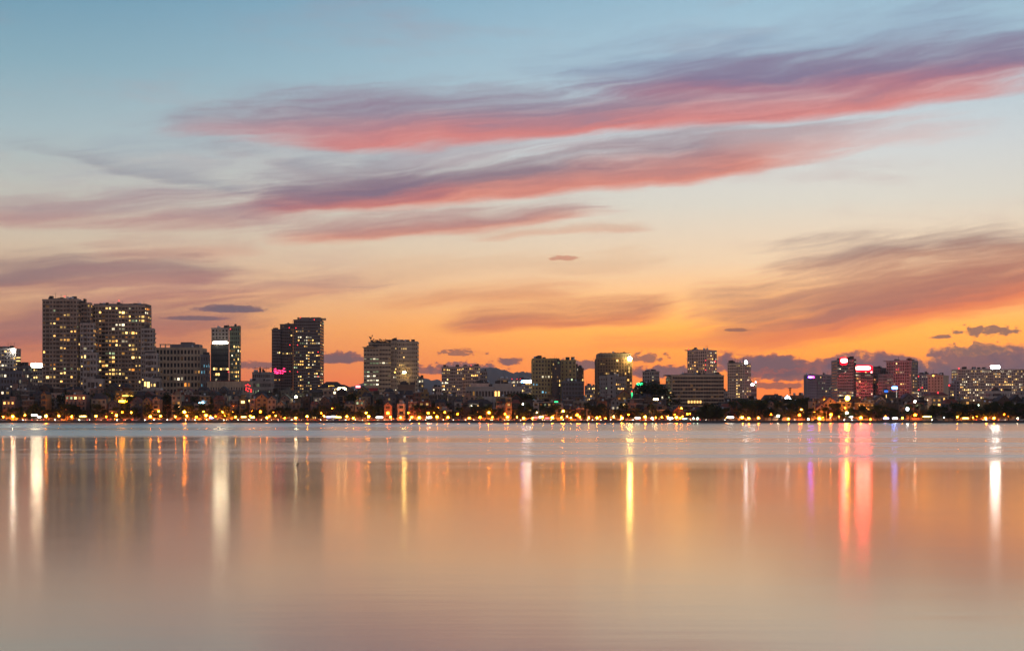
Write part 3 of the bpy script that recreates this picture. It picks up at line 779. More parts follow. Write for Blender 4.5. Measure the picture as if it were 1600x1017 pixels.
# hipped pavilion
B = Build('restaurant_pavilion', 'broad pavilion with tiered hipped roof and glowing cream sign panels', 520, 1150)
fr = block(B, (496, 545), 606, 1150, TAN, floors=4, bays=9, lit=0.12, pal='warm orange', band=0.2, roof=False)
O = fr[0]
put('roof', hip_mesh(DTILE), B.o, (O.x, O.y, fr[-1]), (fr[3] + 3, fr[4] + 3, size(5.5, 1150)))
put('upper_roof', hip_mesh(DTILE), B.o, (wx(517, 1150), O.y, wz(601.5, 1150)), (size(30, 1150), fr[4] * .7, size(5.5, 1150)))
sign(B, 527, 540.5, 605.5, 610, 1146, CREAM_SIGN); sign(B, 518.5, 523.5, 608, 610, 1146, CREAM_SIGN); sign(B, 513, 523, 602.5, 603.6, 1146, AMBER)
fr = block(B, (535, 556), 612, 1142, PALE, floors=4, bays=6, lit=0.25, pal='white yellow'); sign(B, 541, 548, 614.5, 616, 1136, WHITE_SIGN)
beacon(B, 552.5, 613.5, 1132, FLOOD, 0.7); B.flush()
B = Build('billboard', 'small glowing red billboard on a roof mast beside the emblem-topped hotel', 559, 1150, 'billboard')
sign(B, 556, 563, 602.5, 605.5, 1150, glow_mat('red_board', (1.0, 0.10, 0.12), 14.0)); B.box('mast', DARK, (wx(559.5, 1150), 1150.9), GZ, wz(606, 1150), 0.6, 0.6); B.flush()

# emblem hotel
OF = dict(ww=0.86, wh=0.36, sill=0.3, band=0.3, bout=0.2, pier=0.14, pout=0.22)
B = Build('hotel_tower', 'beige hotel slab with dark rooftop emblem and lettering and red banner', 610, 1400)
fr = block(B, (568.5, 592), 544, 1400, TAN, floors=17, bays=5, lit=0.0, depth=24, rows={15: 0.0, 14: 0.5, 13: 0.4, 11: 0.45, 10: 0.35, 9: 0.4, 8: 0.5, 2: 0.2}, pal='white white green', **OF)
B.box('canopy_slab', TAN, (wx(577, 1398), 1409), wz(542.6, 1398), wz(541.9, 1398), size(22, 1398), 22)
fr = block(B, (576, 611), 536, 1408, TAN, floors=19, bays=8, lit=0.0, depth=22, rows={14: 0.35, 13: 0.3, 10: 0.4, 8: 0.25, 6: 0.25}, pal='green white yellow', **OF)
fr3 = block(B, (592.5, 611), 543.5, 1402, TAN, floors=17, bays=4, lit=0.0, depth=20, rows={14: 0.4, 13: 0.5, 10: 0.5, 8: 0.35, 6: 0.4}, pal='green white yellow', **OF)
fr2 = block(B, (611, 620), 534, 1404, TAN, floors=19, bays=3, lit=0.10, depth=20, pal='warm yellow white', ww=0.4, wh=0.4, pier=0.0)
fr4 = block(B, (620, 652), 535, 1400, TAN, floors=19, bays=10, lit=0.10, depth=22, pal='yellow yellow warm white', ww=0.45, wh=0.42, pier=0.0, band=0.12, bout=0.08, col={2: 0.65, 1: 0.1})
roof_box(B, fr2, (603, 630), 530.5, MIDG, 1404, 0.4, 0.7)
sign(B, 576, 590.5, 606, 611, 1396, plain_mat('red_banner', (0.42, 0.03, 0.04), 0.7), 'banner', False, 0.3)
sign(B, 629.5, 634, 580.5, 583, 1396, FLOODY, 'wall_lamp', False, 0.4); sign(B, 616, 618, 580.5, 582.5, 1396, AMBER, 'wall_lamp', False, 0.4)
Ye = 1400
ev = [(-.5, 0, 1.0), (.03, 0, .62), (.36, 0, .72), (.02, 0, 0.0)]
def flat_solid(name, pts, t, m):
    n = len(pts); v = [(p[0], -t, p[2]) for p in pts] + [(p[0], t, p[2]) for p in pts]
    f = [tuple(range(n)), tuple(range(2 * n - 1, n - 1, -1))] + [(i, n + i, n + (i + 1) % n, (i + 1) % n) for i in range(n)]
    return new_mesh(name, v, f, [m])
s1 = size(6.2, Ye)
em = put('emblem', flat_solid('emblem', [(-.5, 0, 1.0), (.0, 0, .72), (.42, 0, .66), (.08, 0, 0.0)], 0.1, DARK), B.o, (wx(578.8, Ye), Ye, wz(531, Ye)), (s1 * 1.0, 3, s1))
put('emblem', flat_solid('emblem_drop', [(-.14, 0, .0), (.12, 0, .02), (.14, 0, .35), (.0, 0, 0.8), (-.12, 0, .3)], 0.1, DARK), B.o, (wx(581.5, Ye), Ye, wz(526, Ye)), (s1, 3, s1 * 0.7))
B.box('sign_frame', DARK, (wx(579.5, Ye), Ye + 0.6), wz(536.2, Ye), wz(530.5, Ye), 0.3, 0.3)
def letters(B, text, px0, px1, pybase, hpx, Y, m):
    cu = bpy.data.curves.new('letter_curve', 'FONT'); to = bpy.data.objects.new('letter_curve', cu); LINK(to)
    n = len(text)
    for i, ch in enumerate(text):
        cu.body = ch; cu.extrude = 0.12; cu.offset = 0.02
        dg = bpy.context.evaluated_depsgraph_get(); dg.update()
        me = bpy.data.meshes.new_from_object(to.evaluated_get(dg)); me.materials.clear(); me.materials.append(m)
        k = size(hpx, Y) / 0.7
        o = put('letter', me, B.o, (wx(px0 + (px1 - px0) * i / n, Y), Y, wz(pybase, Y)), (k, k, k)); o.rotation_euler = (R(90), 0, 0)
    bpy.data.objects.remove(to)
letters(B, 'SeaBank', 582.5, 605, 533.8, 4.6, 1400, DARK)
B.box('sign_rail', DARK, (wx(593, 1400), 1400.6), wz(536, 1400), wz(533.9, 1400), size(23, 1400), 0.3)
B.flush()
B = Build('warehouse', 'windowless brown block in front of the emblem-topped hotel', 635, 1120)
fr = block(B, (622, 647.5), 603, 1120, BROWN, floors=4, bays=3, lit=0.0, ww=0.2, wh=0.1, band=0.06, pier=0.0); clutter(B, fr, 3); B.flush()
B = Build('apartment_block', 'slim grey block with lit balconies tucked behind the emblem-topped hotel', 657, 1430)
fr = block(B, (650, 662), 592, 1430, GREY, floors=9, bays=3, lit=0.4, pal='white yellow warm', band=0.3); clutter(B, fr, 2); B.flush()
B = Build('apartment_block', 'little pale block with dark windows at the foot of the distant hills', 682, 1450)
fr = block(B, (676, 690), 606, 1450, PINKW, floors=6, bays=4, lit=0.12, pal='white warm'); clutter(B, fr, 3); B.flush()
# pink apartment block
PK = dict(ww=0.55, wh=0.5, pier=0.25, pout=0.35, band=0.25, bout=0.2)
B = Build('apartment_block', 'pinkish apartment block with stepped roofline and warm lit windows', 722, 1480)
fr = block(B, (690, 722), 575, 1480, PINKW, floors=16, bays=12, lit=0.22, depth=22, pal='yellow white warm', **PK)
roof_box(B, fr, (691, 697), 572.5, DGREY, 1480); roof_box(B, fr, (700, 720), 572.5, DGREY, 1480)
fr = block(B, (722, 750), 573.5, 1486, PINKW, side=752, depth=22, floors=16, bays=10, sbays=3, lit=0.2, pal='yellow white warm', **PK)
roof_box(B, fr, (733, 746), 571, DGREY, 1486); beacon(B, 736, 571, 1484, REDGLOW, 0.4)
block(B, (750, 761), 581, 1492, GREY, floors=14, bays=4, lit=0.3, pal='yellow warm', **PK); B.flush()
B = Build('hotel', 'long white low hotel with broad dark windows and rooftop pergolas', 770, 1115)
fr = block(B, (728, 816), 606, 1115, WHITEW, floors=3, bays=18, depth=24, lit=0.04, pal='warm', ww=0.62, wh=0.5, sill=0.22, band=0.3, bout=0.4, pier=0.2)
fr2 = block(B, (735, 765), 601, 1119, PINKW, floors=4, bays=6, lit=0.0, depth=16); clutter(B, fr2, 7)
fr3 = block(B, (772, 800), 601.5, 1119, WHITEW, floors=4, bays=6, lit=0.0, depth=16); clutter(B, fr3, 7); B.flush()
B = Build('apartment_block', 'small pale tower with lit windows beyond the long white hotel', 785, 1560)
fr = block(B, (776.5, 795), 593, 1560, PALE, floors=12, bays=6, lit=0.22, pal='yellow warm'); clutter(B, fr, 4); B.flush()
B = Build('apartment_block', 'pale lit block with a blue-white strip sign beside the ochre tower', 815, 1560)
fr = block(B, (799, 818), 594.5, 1560, PALE, floors=12, bays=7, lit=0.35, pal='yellow warm white'); clutter(B, fr, 3)
block(B, (815, 832), 597, 1548, PALE, floors=11, bays=6, lit=0.4, pal='yellow white')
sign(B, 817, 832, 594.2, 597.6, 1545, COOL_SIGN); sign(B, 814.8, 816.8, 594.2, 597.6, 1545, BLUE_SIGN)
for x in (800, 808, 813, 819): beacon(B, x, 592, 1555, REDGLOW, 0.4)
B.flush()
# ochre tower
B = Build('office_tower', 'ochre tower with teal window strips beside a dark glass shaft', 865, 1250)
fr = block(B, (831.5, 874), 562, 1250, OCHRE, floors=16, bays=9, depth=28, lit=0.02, ww=0.5, wh=0.55, pier=0.35, pout=0.4, band=0.2, pal='green yellow white blue', col={0: 0.3, 3: 0.35, 6: 0.2})
roof_box(B, fr, (858, 874), 559.5, MIDG, 1250); roof_box(B, fr, (834, 846), 559.8, DGREY, 1250)
fr = block(B, (863, 876), 566, 1244, CURTAIN, floors=14, bays=4, depth=10, lit=0.05, pal='green yellow', band=0.25)
fr = block(B, (876, 900), 564, 1254, OCHRE, floors=15, bays=4, depth=24, lit=0.02, ww=0.4, wh=0.55, pier=0.35, pout=0.4, pal='blue green', col={1: 0.12, 2: 0.1})
sign(B, 871.5, 874, 565.5, 568, 1242, LIT['green'], 'wall_lamp', False); B.flush()
B = Build('apartment_block', 'slim brown tower with lit stair column peeking out behind the ochre tower', 905, 1330)
fr = block(B, (897, 904), 574, 1330, DGREY, floors=12, bays=2, lit=0.25, pal='white')
fr = block(B, (903.5, 912), 577, 1328, BROWN, floors=12, bays=3, lit=0.45, pal='yellow warm'); B.flush()
B = Build('office_block', 'charcoal block with framed dark glass front and greenish lit lobby', 896, 1180)
fr = block(B, (879, 912.5), 598, 1180, SLATE, floors=9, bays=7, depth=22, lit=0.0, glass=CURTAIN, rows={0: 0.4, 1: 0.35}, pal='green green white', ww=0.8, wh=0.7, band=0.12, pier=0.12)
roof_box(B, fr, (884, 894), 590.5, DGREY, 1180); roof_box(B, fr, (881, 899), 594, DGREY, 1180); beacon(B, 893.5, 593, 1176, LIT['green'], 0.8); B.flush()
B = Build('apartment_block', 'far pale lit block in the gap beside the crown-lamp tower', 923, 1560)
fr = block(B, (914.5, 932), 604, 1560, PALE, floors=9, bays=7, lit=0.3, pal='yellow warm'); clutter(B, fr, 4); B.flush()
# crown lamp tower
B = Build('hotel_tower', 'pilastered brown tower with blazing yellow lamp at its crown', 960, 1300)
def crown_lit(k, b, side, rnd):
    if k >= 19: return 0.0
    pat = {15: (5, 6), 14: (3, 6), 13: (5, 6, 7), 12: (2, 3, 9, 11), 11: (1, 2, 3, 9, 10, 12), 10: (2, 3, 6, 10), 9: (6, 7), 8: (0, 3, 12), 7: (0, 1, 9)}
    return 0.75 if b in pat.get(k, ()) else (0.25 if (b in (0, 12) and k < 12) else 0.05)
fr = block(B, (933, 987.5), 561, 1300, BROWN, floors=19, bays=13, depth=30, litfn=crown_lit, pal='yellow yellow warm', ww=0.5, wh=0.6, pier=0.32, pout=0.5, band=0.2)
fr = block(B, (934.5, 985.5), 554, 1302, DGREY, base=561.4, floors=2, bays=13, depth=28, lit=0.0, pier=0.3, pout=0.4)
roof_box(B, fr, (937, 984), 551.3, DGREY, 1302, 0.5, 0.85, 'crown')
for i in range(7): roof_box(B, fr, (938 + i * 6.6, 941 + i * 6.6), 550.6, DGREY, 1302, 0.2, 0.1)
beacon(B, 984, 560.5, 1295, FLOODY, 2.0)
for y in (568, 573, 578): sign(B, 982, 984, y, y + 4.4, 1297.4, LIT['yellow'], 'light_strip', False)
B.flush()
B = Build('office_block', 'plain grey slab with a lit stair column before the crown-lamp tower', 958, 1180)
fr = block(B, (938.5, 949), 589, 1180, GREY, floors=10, bays=3, depth=18, lit=0.02, pal='green yellow', col={2: 0.6}, ww=0.35, wh=0.4, pier=0.0, band=0.06)
block(B, (949, 962), 588, 1176, GREY, floors=10, bays=1, depth=18, lit=0.0, ww=0.2, pier=0.0, band=0.05)
block(B, (962, 978), 590, 1180, PALE, floors=10, bays=6, depth=18, lit=0.25, pal='green yellow warm', ww=0.4, wh=0.4, pier=0.0, band=0.06); B.flush()
# green signs
B = Build('apartment_block', 'small pale tower with two lit windows beyond the green rooftop sign', 1016, 1560)
fr = block(B, (1004, 1022), 581, 1560, PALE, side=1030, turn=40, floors=14, bays=5, sbays=4, lit=0.10, pal='white yellow'); clutter(B, fr, 4); B.flush()
B = Build('office_block', 'low block carrying a green rooftop sign and a vertical green neon', 1003, 1130)
fr = block(B, (988, 1014), 609, 1130, PALE, floors=6, bays=8, depth=18, lit=0.15, pal='green yellow white')
fr2 = block(B, (996, 1040), 602, 1142, MIDG, floors=7, bays=12, depth=18, lit=0.12, pal='white warm yellow'); clutter(B, fr2, 9)
sign(B, 995, 1004.5, 598, 602, 1126, GREEN_SIGN); sign(B, 996, 1001, 606, 607.6, 1126, LIT['white'], 'sign_board', False)
for i in range(6): sign(B, 986.4, 988.6, 613 + i * 2, 614.4 + i * 2, 1126, GREEN_NEON, 'neon_glyph', False, 0.3)
sign(B, 986.6, 988.4, 610.5, 612.4, 1126, RED_LED, 'neon_glyph', False, 0.3); sign(B, 986.6, 988.4, 626.5, 628.5, 1126, RED_LED, 'neon_glyph', False, 0.3)
B.box('neon_post', DARK, (wx(987.5, 1126), 1126.7), GZ, wz(609, 1126), 0.5, 0.4); B.flush()
# broad banded hotel
B = Build('hotel', 'broad banded hotel with long dark balcony rows and amber-lit arcade', 1088, 1130)
fr = block(B, (1050.5, 1130), 588, 1130, TAN, side=1041, depth=44, floors=12, bays=20, sbays=6, lit=0.006, slit=0.22, pal='green yellow', ww=0.94, wh=0.62, sill=0.24, band=0.26, bout=0.9, pier=0.08, pout=0.95, pevery=3, severy=2)
roof_box(B, fr, (1067, 1094), 583.5, DGREY, 1130, 0.4, 0.6); roof_box(B, fr, (1100, 1128), 583.8, DGREY, 1130, 0.4, 0.6); roof_box(B, fr, (1041, 1062), 585, MIDG, 1130, 0.4, 0.4); clutter(B, fr, 16)
for i in range(5): sign(B, 1074.5 + i * 4.6, 1077.6 + i * 4.6, 625.6, 630, 1127.6, glow_mat('arcade_glow', (1.0, 0.55, 0.16), 1.6), 'lit_arch', False, 0.3)
sign(B, 1091, 1095.5, 636.6, 640.6, 1127.6, AMBER, 'wall_lamp', False, 0.3)
for i, x in enumerate((1083, 1087, 1091, 1096)): B.box('column', WHITEW, (wx(x, 1126), 1124), GZ, wz(641, 1126), 0.7, 0.7)
B.flush()
B = Build('apartment_tower', 'cream tower rising behind the broad banded hotel, one edge dotted red', 1096, 1400)
fr = block(B, (1074.5, 1104.5), 548, 1400, PINKW, side=1119.5, turn=38, floors=22, bays=9, sbays=6, lit=0.10, slit=0.45, pal='yellow yellow warm white', ww=0.5, wh=0.5, pier=0.3, pout=0.5, col={2: 0.5, 0: 0.3})
roof_box(B, fr, (1077, 1103), 545.3, DGREY, 1400, 0.5, 0.7); clutter(B, fr, 8); beacon(B, 1076, 545.5, 1398, REDGLOW, 0.6)
for y in (563, 570, 578): beacon(B, 1102.5, y, 1392, REDGLOW, 0.45)
beacon(B, 1117.5, 565, 1402, REDGLOW, 0.7); B.flush()
B = Build('apartment_tower', 'cream tower with white rooftop beacon and lit stair column', 1155, 1300)
fr = block(B, (1137.5, 1163), 569, 1300, PINKW, side=1172.5, turn=36, floors=20, bays=8, sbays=5, lit=0.06, slit=0.22, pal='yellow yellow white', ww=0.45, wh=0.5, pier=0.3, pout=0.5, col={4: 0.75})
roof_box(B, fr, (1140, 1164), 567, DGREY, 1300); clutter(B, fr, 5); sign(B, 1163.5, 1167.5, 563.5, 568.5, 1294, COOL_SIGN); B.flush()
B = Build('office_block', 'small grey block with white strip sign and red roof lamp beside beacon tower', 1177, 1330)
fr = block(B, (1171, 1182), 599, 1330, GREY, floors=8, bays=4, lit=0.12, pal='yellow green'); sign(B, 1171.6, 1178.6, 599.5, 602, 1324, COOL_SIGN); beacon(B, 1180.8, 597, 1324, glow_mat('red_lamp', (1, 0.12, 0.14), 22.0), 0.9); B.flush()
B = Build('apartment_block', 'low pale block with red roof edge in the gap before the beacon tower', 1134, 1420)
fr = block(B, (1128, 1140), 613, 1420, PALE, floors=6, bays=4, lit=0.0); roof_box(B, fr, (1129, 1139), 610.5, REDTILE, 1420); B.flush()
# white gable sign
B = Build('office_block', 'flat grey low block with rooftop aerial near the white gable sign', 1213, 1160)
fr = block(B, (1204, 1223), 621, 1160, PALE, floors=5, bays=6, lit=0.0); roof_box(B, fr, (1211, 1215), 616.5, DGREY, 1160); B.flush()
B = Build('clubhouse', 'little pavilion with glowing white triangular gable sign', 1230, 1120)
fr = block(B, (1225.5, 1235.5), 625, 1120, PALE, floors=4, bays=4, depth=9, lit=0.3, pal='yellow', roof=False)
tri = flat_solid('gable_sign', [(-.5, 0, 0), (.5, 0, 0), (.5, 0, .22), (0, 0, 1), (-.5, 0, .22)], 0.2, COOL_SIGN)
put('gable_sign', tri, B.o, (wx(1230.5, 1118), 1118, wz(624.4, 1118)), (size(11, 1118), 1, size(6.5, 1118)))
put('roof', gable_mesh(DTILE), B.o, (fr[0].x, fr[0].y, fr[-1] + 0.2), (fr[3] + 1.4, fr[4] - 0.6, size(7.5, 1118))); B.flush()
B = Build('antenna_mast', 'thin telecom mast with clustered aerials above the white gable sign', 1234.5, 1170, 'antenna')
B.box('mast', DARK, (wx(1234.5, 1170), 1170), GZ, wz(605.5, 1170), 0.45, 0.45)
for y, w in ((606, 2.2), (609, 1.8), (612.5, 1.4)): B.box('aerial', DARK, (wx(1234.5, 1170), 1170), wz(y + 1.8, 1170), wz(y, 1170), w, 1.2)
B = Build('storage_hall', 'dark low hall with flat roof beside the white gable sign', 1246, 1160)
fr = block(B, (1237, 1255), 619.5, 1160, BROWN, floors=4, bays=5, lit=0.0, ww=0.3); B.flush()
# far violet-signed block
B = Build('apartment_block', 'far grey-mauve apartment row with a violet and magenta rooftop sign', 1284, 1600)
MV = wall_mat('mauve_render', (0.36, 0.30, 0.32))
V = dict(ww=0.42, wh=0.45, pier=0.3, pout=0.5, band=0.12, pal='yellow white green')
fr = block(B, (1261.5, 1276), 586.5, 1600, MV, floors=16, bays=5, depth=18, lit=0.06, **V); roof_box(B, fr, (1272, 1277), 584.5, MV, 1600)
fr = block(B, (1278, 1297), 587, 1606, MV, floors=16, bays=7, depth=18, lit=0.06, **V); roof_box(B, fr, (1288, 1296), 585.5, MV, 1606)
fr = block(B, (1297, 1309), 589.5, 1612, MV, floors=16, bays=4, depth=18, lit=0.08, rows={2: 0.5, 1: 0.5, 0: 0.4}, **V)
sign(B, 1263, 1269, 588, 590.4, 1594, VIOLET); sign(B, 1269, 1272, 588, 590.4, 1594, MAGENTA); B.flush()
# red signs
B = Build('office_tower', 'dark tower washed red by a white-hot red rooftop sign', 1322, 1300)
fr = block(B, (1308.5, 1332), 564, 1300, GREY, side=None, floors=20, bays=9, depth=24, lit=0.03, pal='white yellow green', rows={17: 0.25, 16: 0.2, 9: 0.55, 8: 0.85}, ww=0.8, wh=0.4, pier=0.1)
roof_box(B, fr, (1326, 1336), 561.8, DGREY, 1300); block(B, (1329, 1337), 562.5, 1308, DGREY, floors=20, bays=3, depth=16, lit=0.05, pal='white')
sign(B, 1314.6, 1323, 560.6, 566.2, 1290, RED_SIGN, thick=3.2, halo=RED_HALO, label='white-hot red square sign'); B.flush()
B = Build('office_tower', 'dark block with a long white-hot red rooftop sign', 1349, 1330)
fr = block(B, (1335.5, 1362), 578.5, 1330, GREY, floors=16, bays=9, depth=22, lit=0.08, pal='white yellow warm', col={0: 0.65, 1: 0.5, 5: 0.3}, ww=0.7, wh=0.45, pier=0.12)
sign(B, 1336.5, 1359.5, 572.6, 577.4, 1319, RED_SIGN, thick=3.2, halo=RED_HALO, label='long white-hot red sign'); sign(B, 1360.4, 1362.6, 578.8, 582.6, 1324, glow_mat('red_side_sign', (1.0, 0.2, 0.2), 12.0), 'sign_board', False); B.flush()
B = Build('apartment_tower', 'stepped grey block with scattered lit flats beside the long red sign', 1376, 1345)
fr = block(B, (1362, 1390), 577, 1345, MIDG, floors=18, bays=10, depth=20, lit=0.10, pal='yellow white warm', ww=0.4, wh=0.45, pier=0.12)
roof_box(B, fr, (1370, 1388), 574.5, MIDG, 1345); fr = block(B, (1373, 1400), 586, 1332, GREY, floors=15, bays=9, depth=12, lit=0.10, pal='yellow white', col={4: 0.55}, ww=0.4, wh=0.45, pier=0.15); B.flush()
B = Build('apartment_tower', 'grey pilastered tower with flat crown rising behind the blue signs', 1410, 1320)
fr = block(B, (1387.5, 1424), 565, 1320, GREY, side=1433.5, turn=42, floors=20, bays=11, sbays=5, lit=0.10, slit=0.35, pal='yellow yellow white warm', ww=0.45, wh=0.45, pier=0.28, pout=0.5, rows={19: 0.02, 18: 0.03, 10: 0.3})
roof_box(B, fr, (1390, 1430), 562.2, GREY, 1320, 0.5, 0.9, 'crown'); roof_box(B, fr, (1407, 1411), 560, DGREY, 1320); B.flush()
B = Build('office_block', 'narrow dark glass block with blue rooftop signs and an amber edge', 1393, 1120)
fr = block(B, (1384.5, 1402), 615, 1120, CURTAIN, floors=9, bays=6, depth=14, lit=0.05, pal='blue green', glass=CURTAIN, ww=0.9, wh=0.6, band=0.1, pier=0.06)
sign(B, 1393.5, 1402, 604, 607.6, 1116, BLUE_SIGN); sign(B, 1381.6, 1387.4, 609.5, 613, 1116, BLUE_DIM); sign(B, 1384.4, 1385.2, 616, 646, 1116, AMB_EDGE, 'light_strip', False, 0.3)
sign(B, 1400.4, 1401.2, 608, 646, 1116, glow_mat('white_edge', (0.9, 0.85, 0.7), 0.7), 'light_strip', False, 0.3); sign(B, 1388, 1392.6, 636.6, 640.6, 1116, TEAL, 'window_display', False, 0.3); sign(B, 1387, 1394, 643.6, 646.6, 1116, TEAL, 'window_display', False, 0.3); B.flush()
B = Build('office_block', 'brown unlit office block beneath the stepped grey tower', 1375, 1125)
fr = block(B, (1356, 1384), 624, 1125, BROWN, floors=6, bays=9, depth=14, lit=0.03, pal='yellow'); clutter(B, fr, 4); B.flush()
B = Build('apartment_tower', 'far mauve tower with red lamps between the grey and beige towers', 1441, 1500)
fr = block(B, (1433.5, 1451), 586, 1500, MV, floors=16, bays=6, depth=18, lit=0.22, pal='white yellow', ww=0.4); clutter(B, fr, 3)
for (x, y) in ((1435, 588), (1441, 605.5), (1435.5, 609)): beacon(B, x, y, 1494, REDGLOW, 0.6)
B.flush()
B = Build('apartment_tower', 'warm beige tower with stair-step crown and bare windowless flanks', 1466, 1300)
fr = block(B, (1451.5, 1474), 588, 1300, TAN, side=1482, turn=38, floors=15, bays=5, sbays=0, lit=0.06, pal='yellow warm', ww=0.35, wh=0.45, pier=0.0, band=0.08, bout=0.08)
roof_box(B, fr, (1456, 1476), 584.5, TAN, 1300, 0.5, 0.7); roof_box(B, fr, (1462, 1472), 583, DGREY, 1300, 0.5, 0.5)
sign(B, 1457, 1459.4, 586, 588, 1290, AMBER, 'wall_lamp', False); B.flush()
B = Build('restaurant', 'round-roofed red podium with amber windows under the beige tower', 1465, 1135)
fr = block(B, (1452, 1478), 620, 1135, TAN, floors=5, bays=8, lit=0.12, pal='warm orange', depth=16); put('roof', hip_mesh(REDTILE), B.o, (fr[0].x, fr[0].y, fr[-1] + 1.2), (fr[3] + 2, fr[4] + 2, 2.6)); beacon(B, 1465.5, 613.5, 1128, REDGLOW, 0.6)
sign(B, 1449, 1455, 624, 625.6, 1126, CREAM_SIGN, 'sign_board', False); B.flush()
B = Build('apartment_block', 'slender mauve block with lit window columns and red lamp beside wide slab', 1489, 1450)
fr = block(B, (1481.5, 1492), 600.5, 1450, MV, floors=12, bays=4, lit=0.1, pal='yellow', col={2: 0.8, 0: 0.2}); block(B, (1490, 1498), 596, 1462, MV, floors=13, bays=2, lit=0.0)
beacon(B, 1483, 602, 1444, REDGLOW, 0.9); B.flush()
B = Build('apartment_block', 'very wide pinkish slab crowded with lit windows under a white rooftop sign', 1546, 1650)
fr = block(B, (1497, 1594), 578, 1650, PINKW, side=None, floors=19, bays=38, depth=24, lit=0.30, pal='yellow yellow warm white white', ww=0.5, wh=0.52, pier=0.2, pout=0.4, band=0.2, pevery=2)
roof_box(B, fr, (1540, 1566), 575.5, PINKW, 1650); clutter(B, fr, 8); sign(B, 1548, 1562, 571, 576, 1640, glow_mat('white_flood_sign', (0.96, 0.98, 1.0), 60.0)); beacon(B, 1498, 575.5, 1646, REDGLOW, 0.8); B.flush()
B = Build('hotel', 'low white hotel with stepped roofs and arched orange-lit arcade', 1562, 1120)
fr = block(B, (1550, 1578), 613, 1120, WHITEW, floors=5, bays=8, depth=14, lit=0.0, ww=0.6, wh=0.5); clutter(B, fr, 6)
block(B, (1546, 1598), 621, 1114, WHITEW, floors=4, bays=14, depth=12, lit=0.03, pal='orange'); block(B, (1537, 1560), 629, 1106, PINKW, floors=3, bays=6, depth=10, lit=0.1, pal='orange warm'); B.flush()
B = Build('apartment_block', 'grey end block half hidden behind the wide lit slab', 1600, 1500)
fr = block(B, (1594, 1612), 612, 1500, GREY, floors=8, bays=5, lit=0.05); B.flush()
# ------------------------------------------------------------------ lakeside houses
HCOL = {'cream': (0.40, 0.32, 0.23), 'white': (0.44, 0.40, 0.36), 'pink': (0.38, 0.24, 0.19), 'ochre': (0.36, 0.23, 0.10), 'grey': (0.15, 0.14, 0.14),
        'brown': (0.12, 0.08, 0.06), 'blue-grey': (0.11, 0.115, 0.13), 'brick-red': (0.24, 0.095, 0.06), 'charcoal': (0.045, 0.044, 0.046), 'sage': (0.14, 0.14, 0.11)}
for k, c in HCOL.items(): wall_mat('house_' + k, tuple(v * 0.72 for v in c), var=0.45)
NUM = {1: 'one', 2: 'two', 3: 'three', 4: 'four', 5: 'five', 6: 'six', 7: 'seven', 8: 'eight', 9: 'nine', 10: 'ten', 11: 'eleven', 12: 'twelve'}
ROWW = {0: 'lakefront', 1: 'second-row', 2: 'back-row'}
def head_mesh(m): return lathe_mesh('lamp_head_' + m.name, [(0.05, -.5), (0.36, -.42), (0.5, -.1), (0.46, .2), (0.25, .44), (0.05, .5)], [m, DARK], 8)
WALL_A = glow_mat('lantern_amber', (1.0, 0.26, 0.012), 90.0); WALL_O = glow_mat('lantern_orange', (1.0, 0.15, 0.004), 80.0); WALL_W = glow_mat('lantern_warm', (1.0, 0.62, 0.22), 50.0)
SHUT = plain_mat('roller_shutter', (0.20, 0.19, 0.18), 0.5, 0.3)
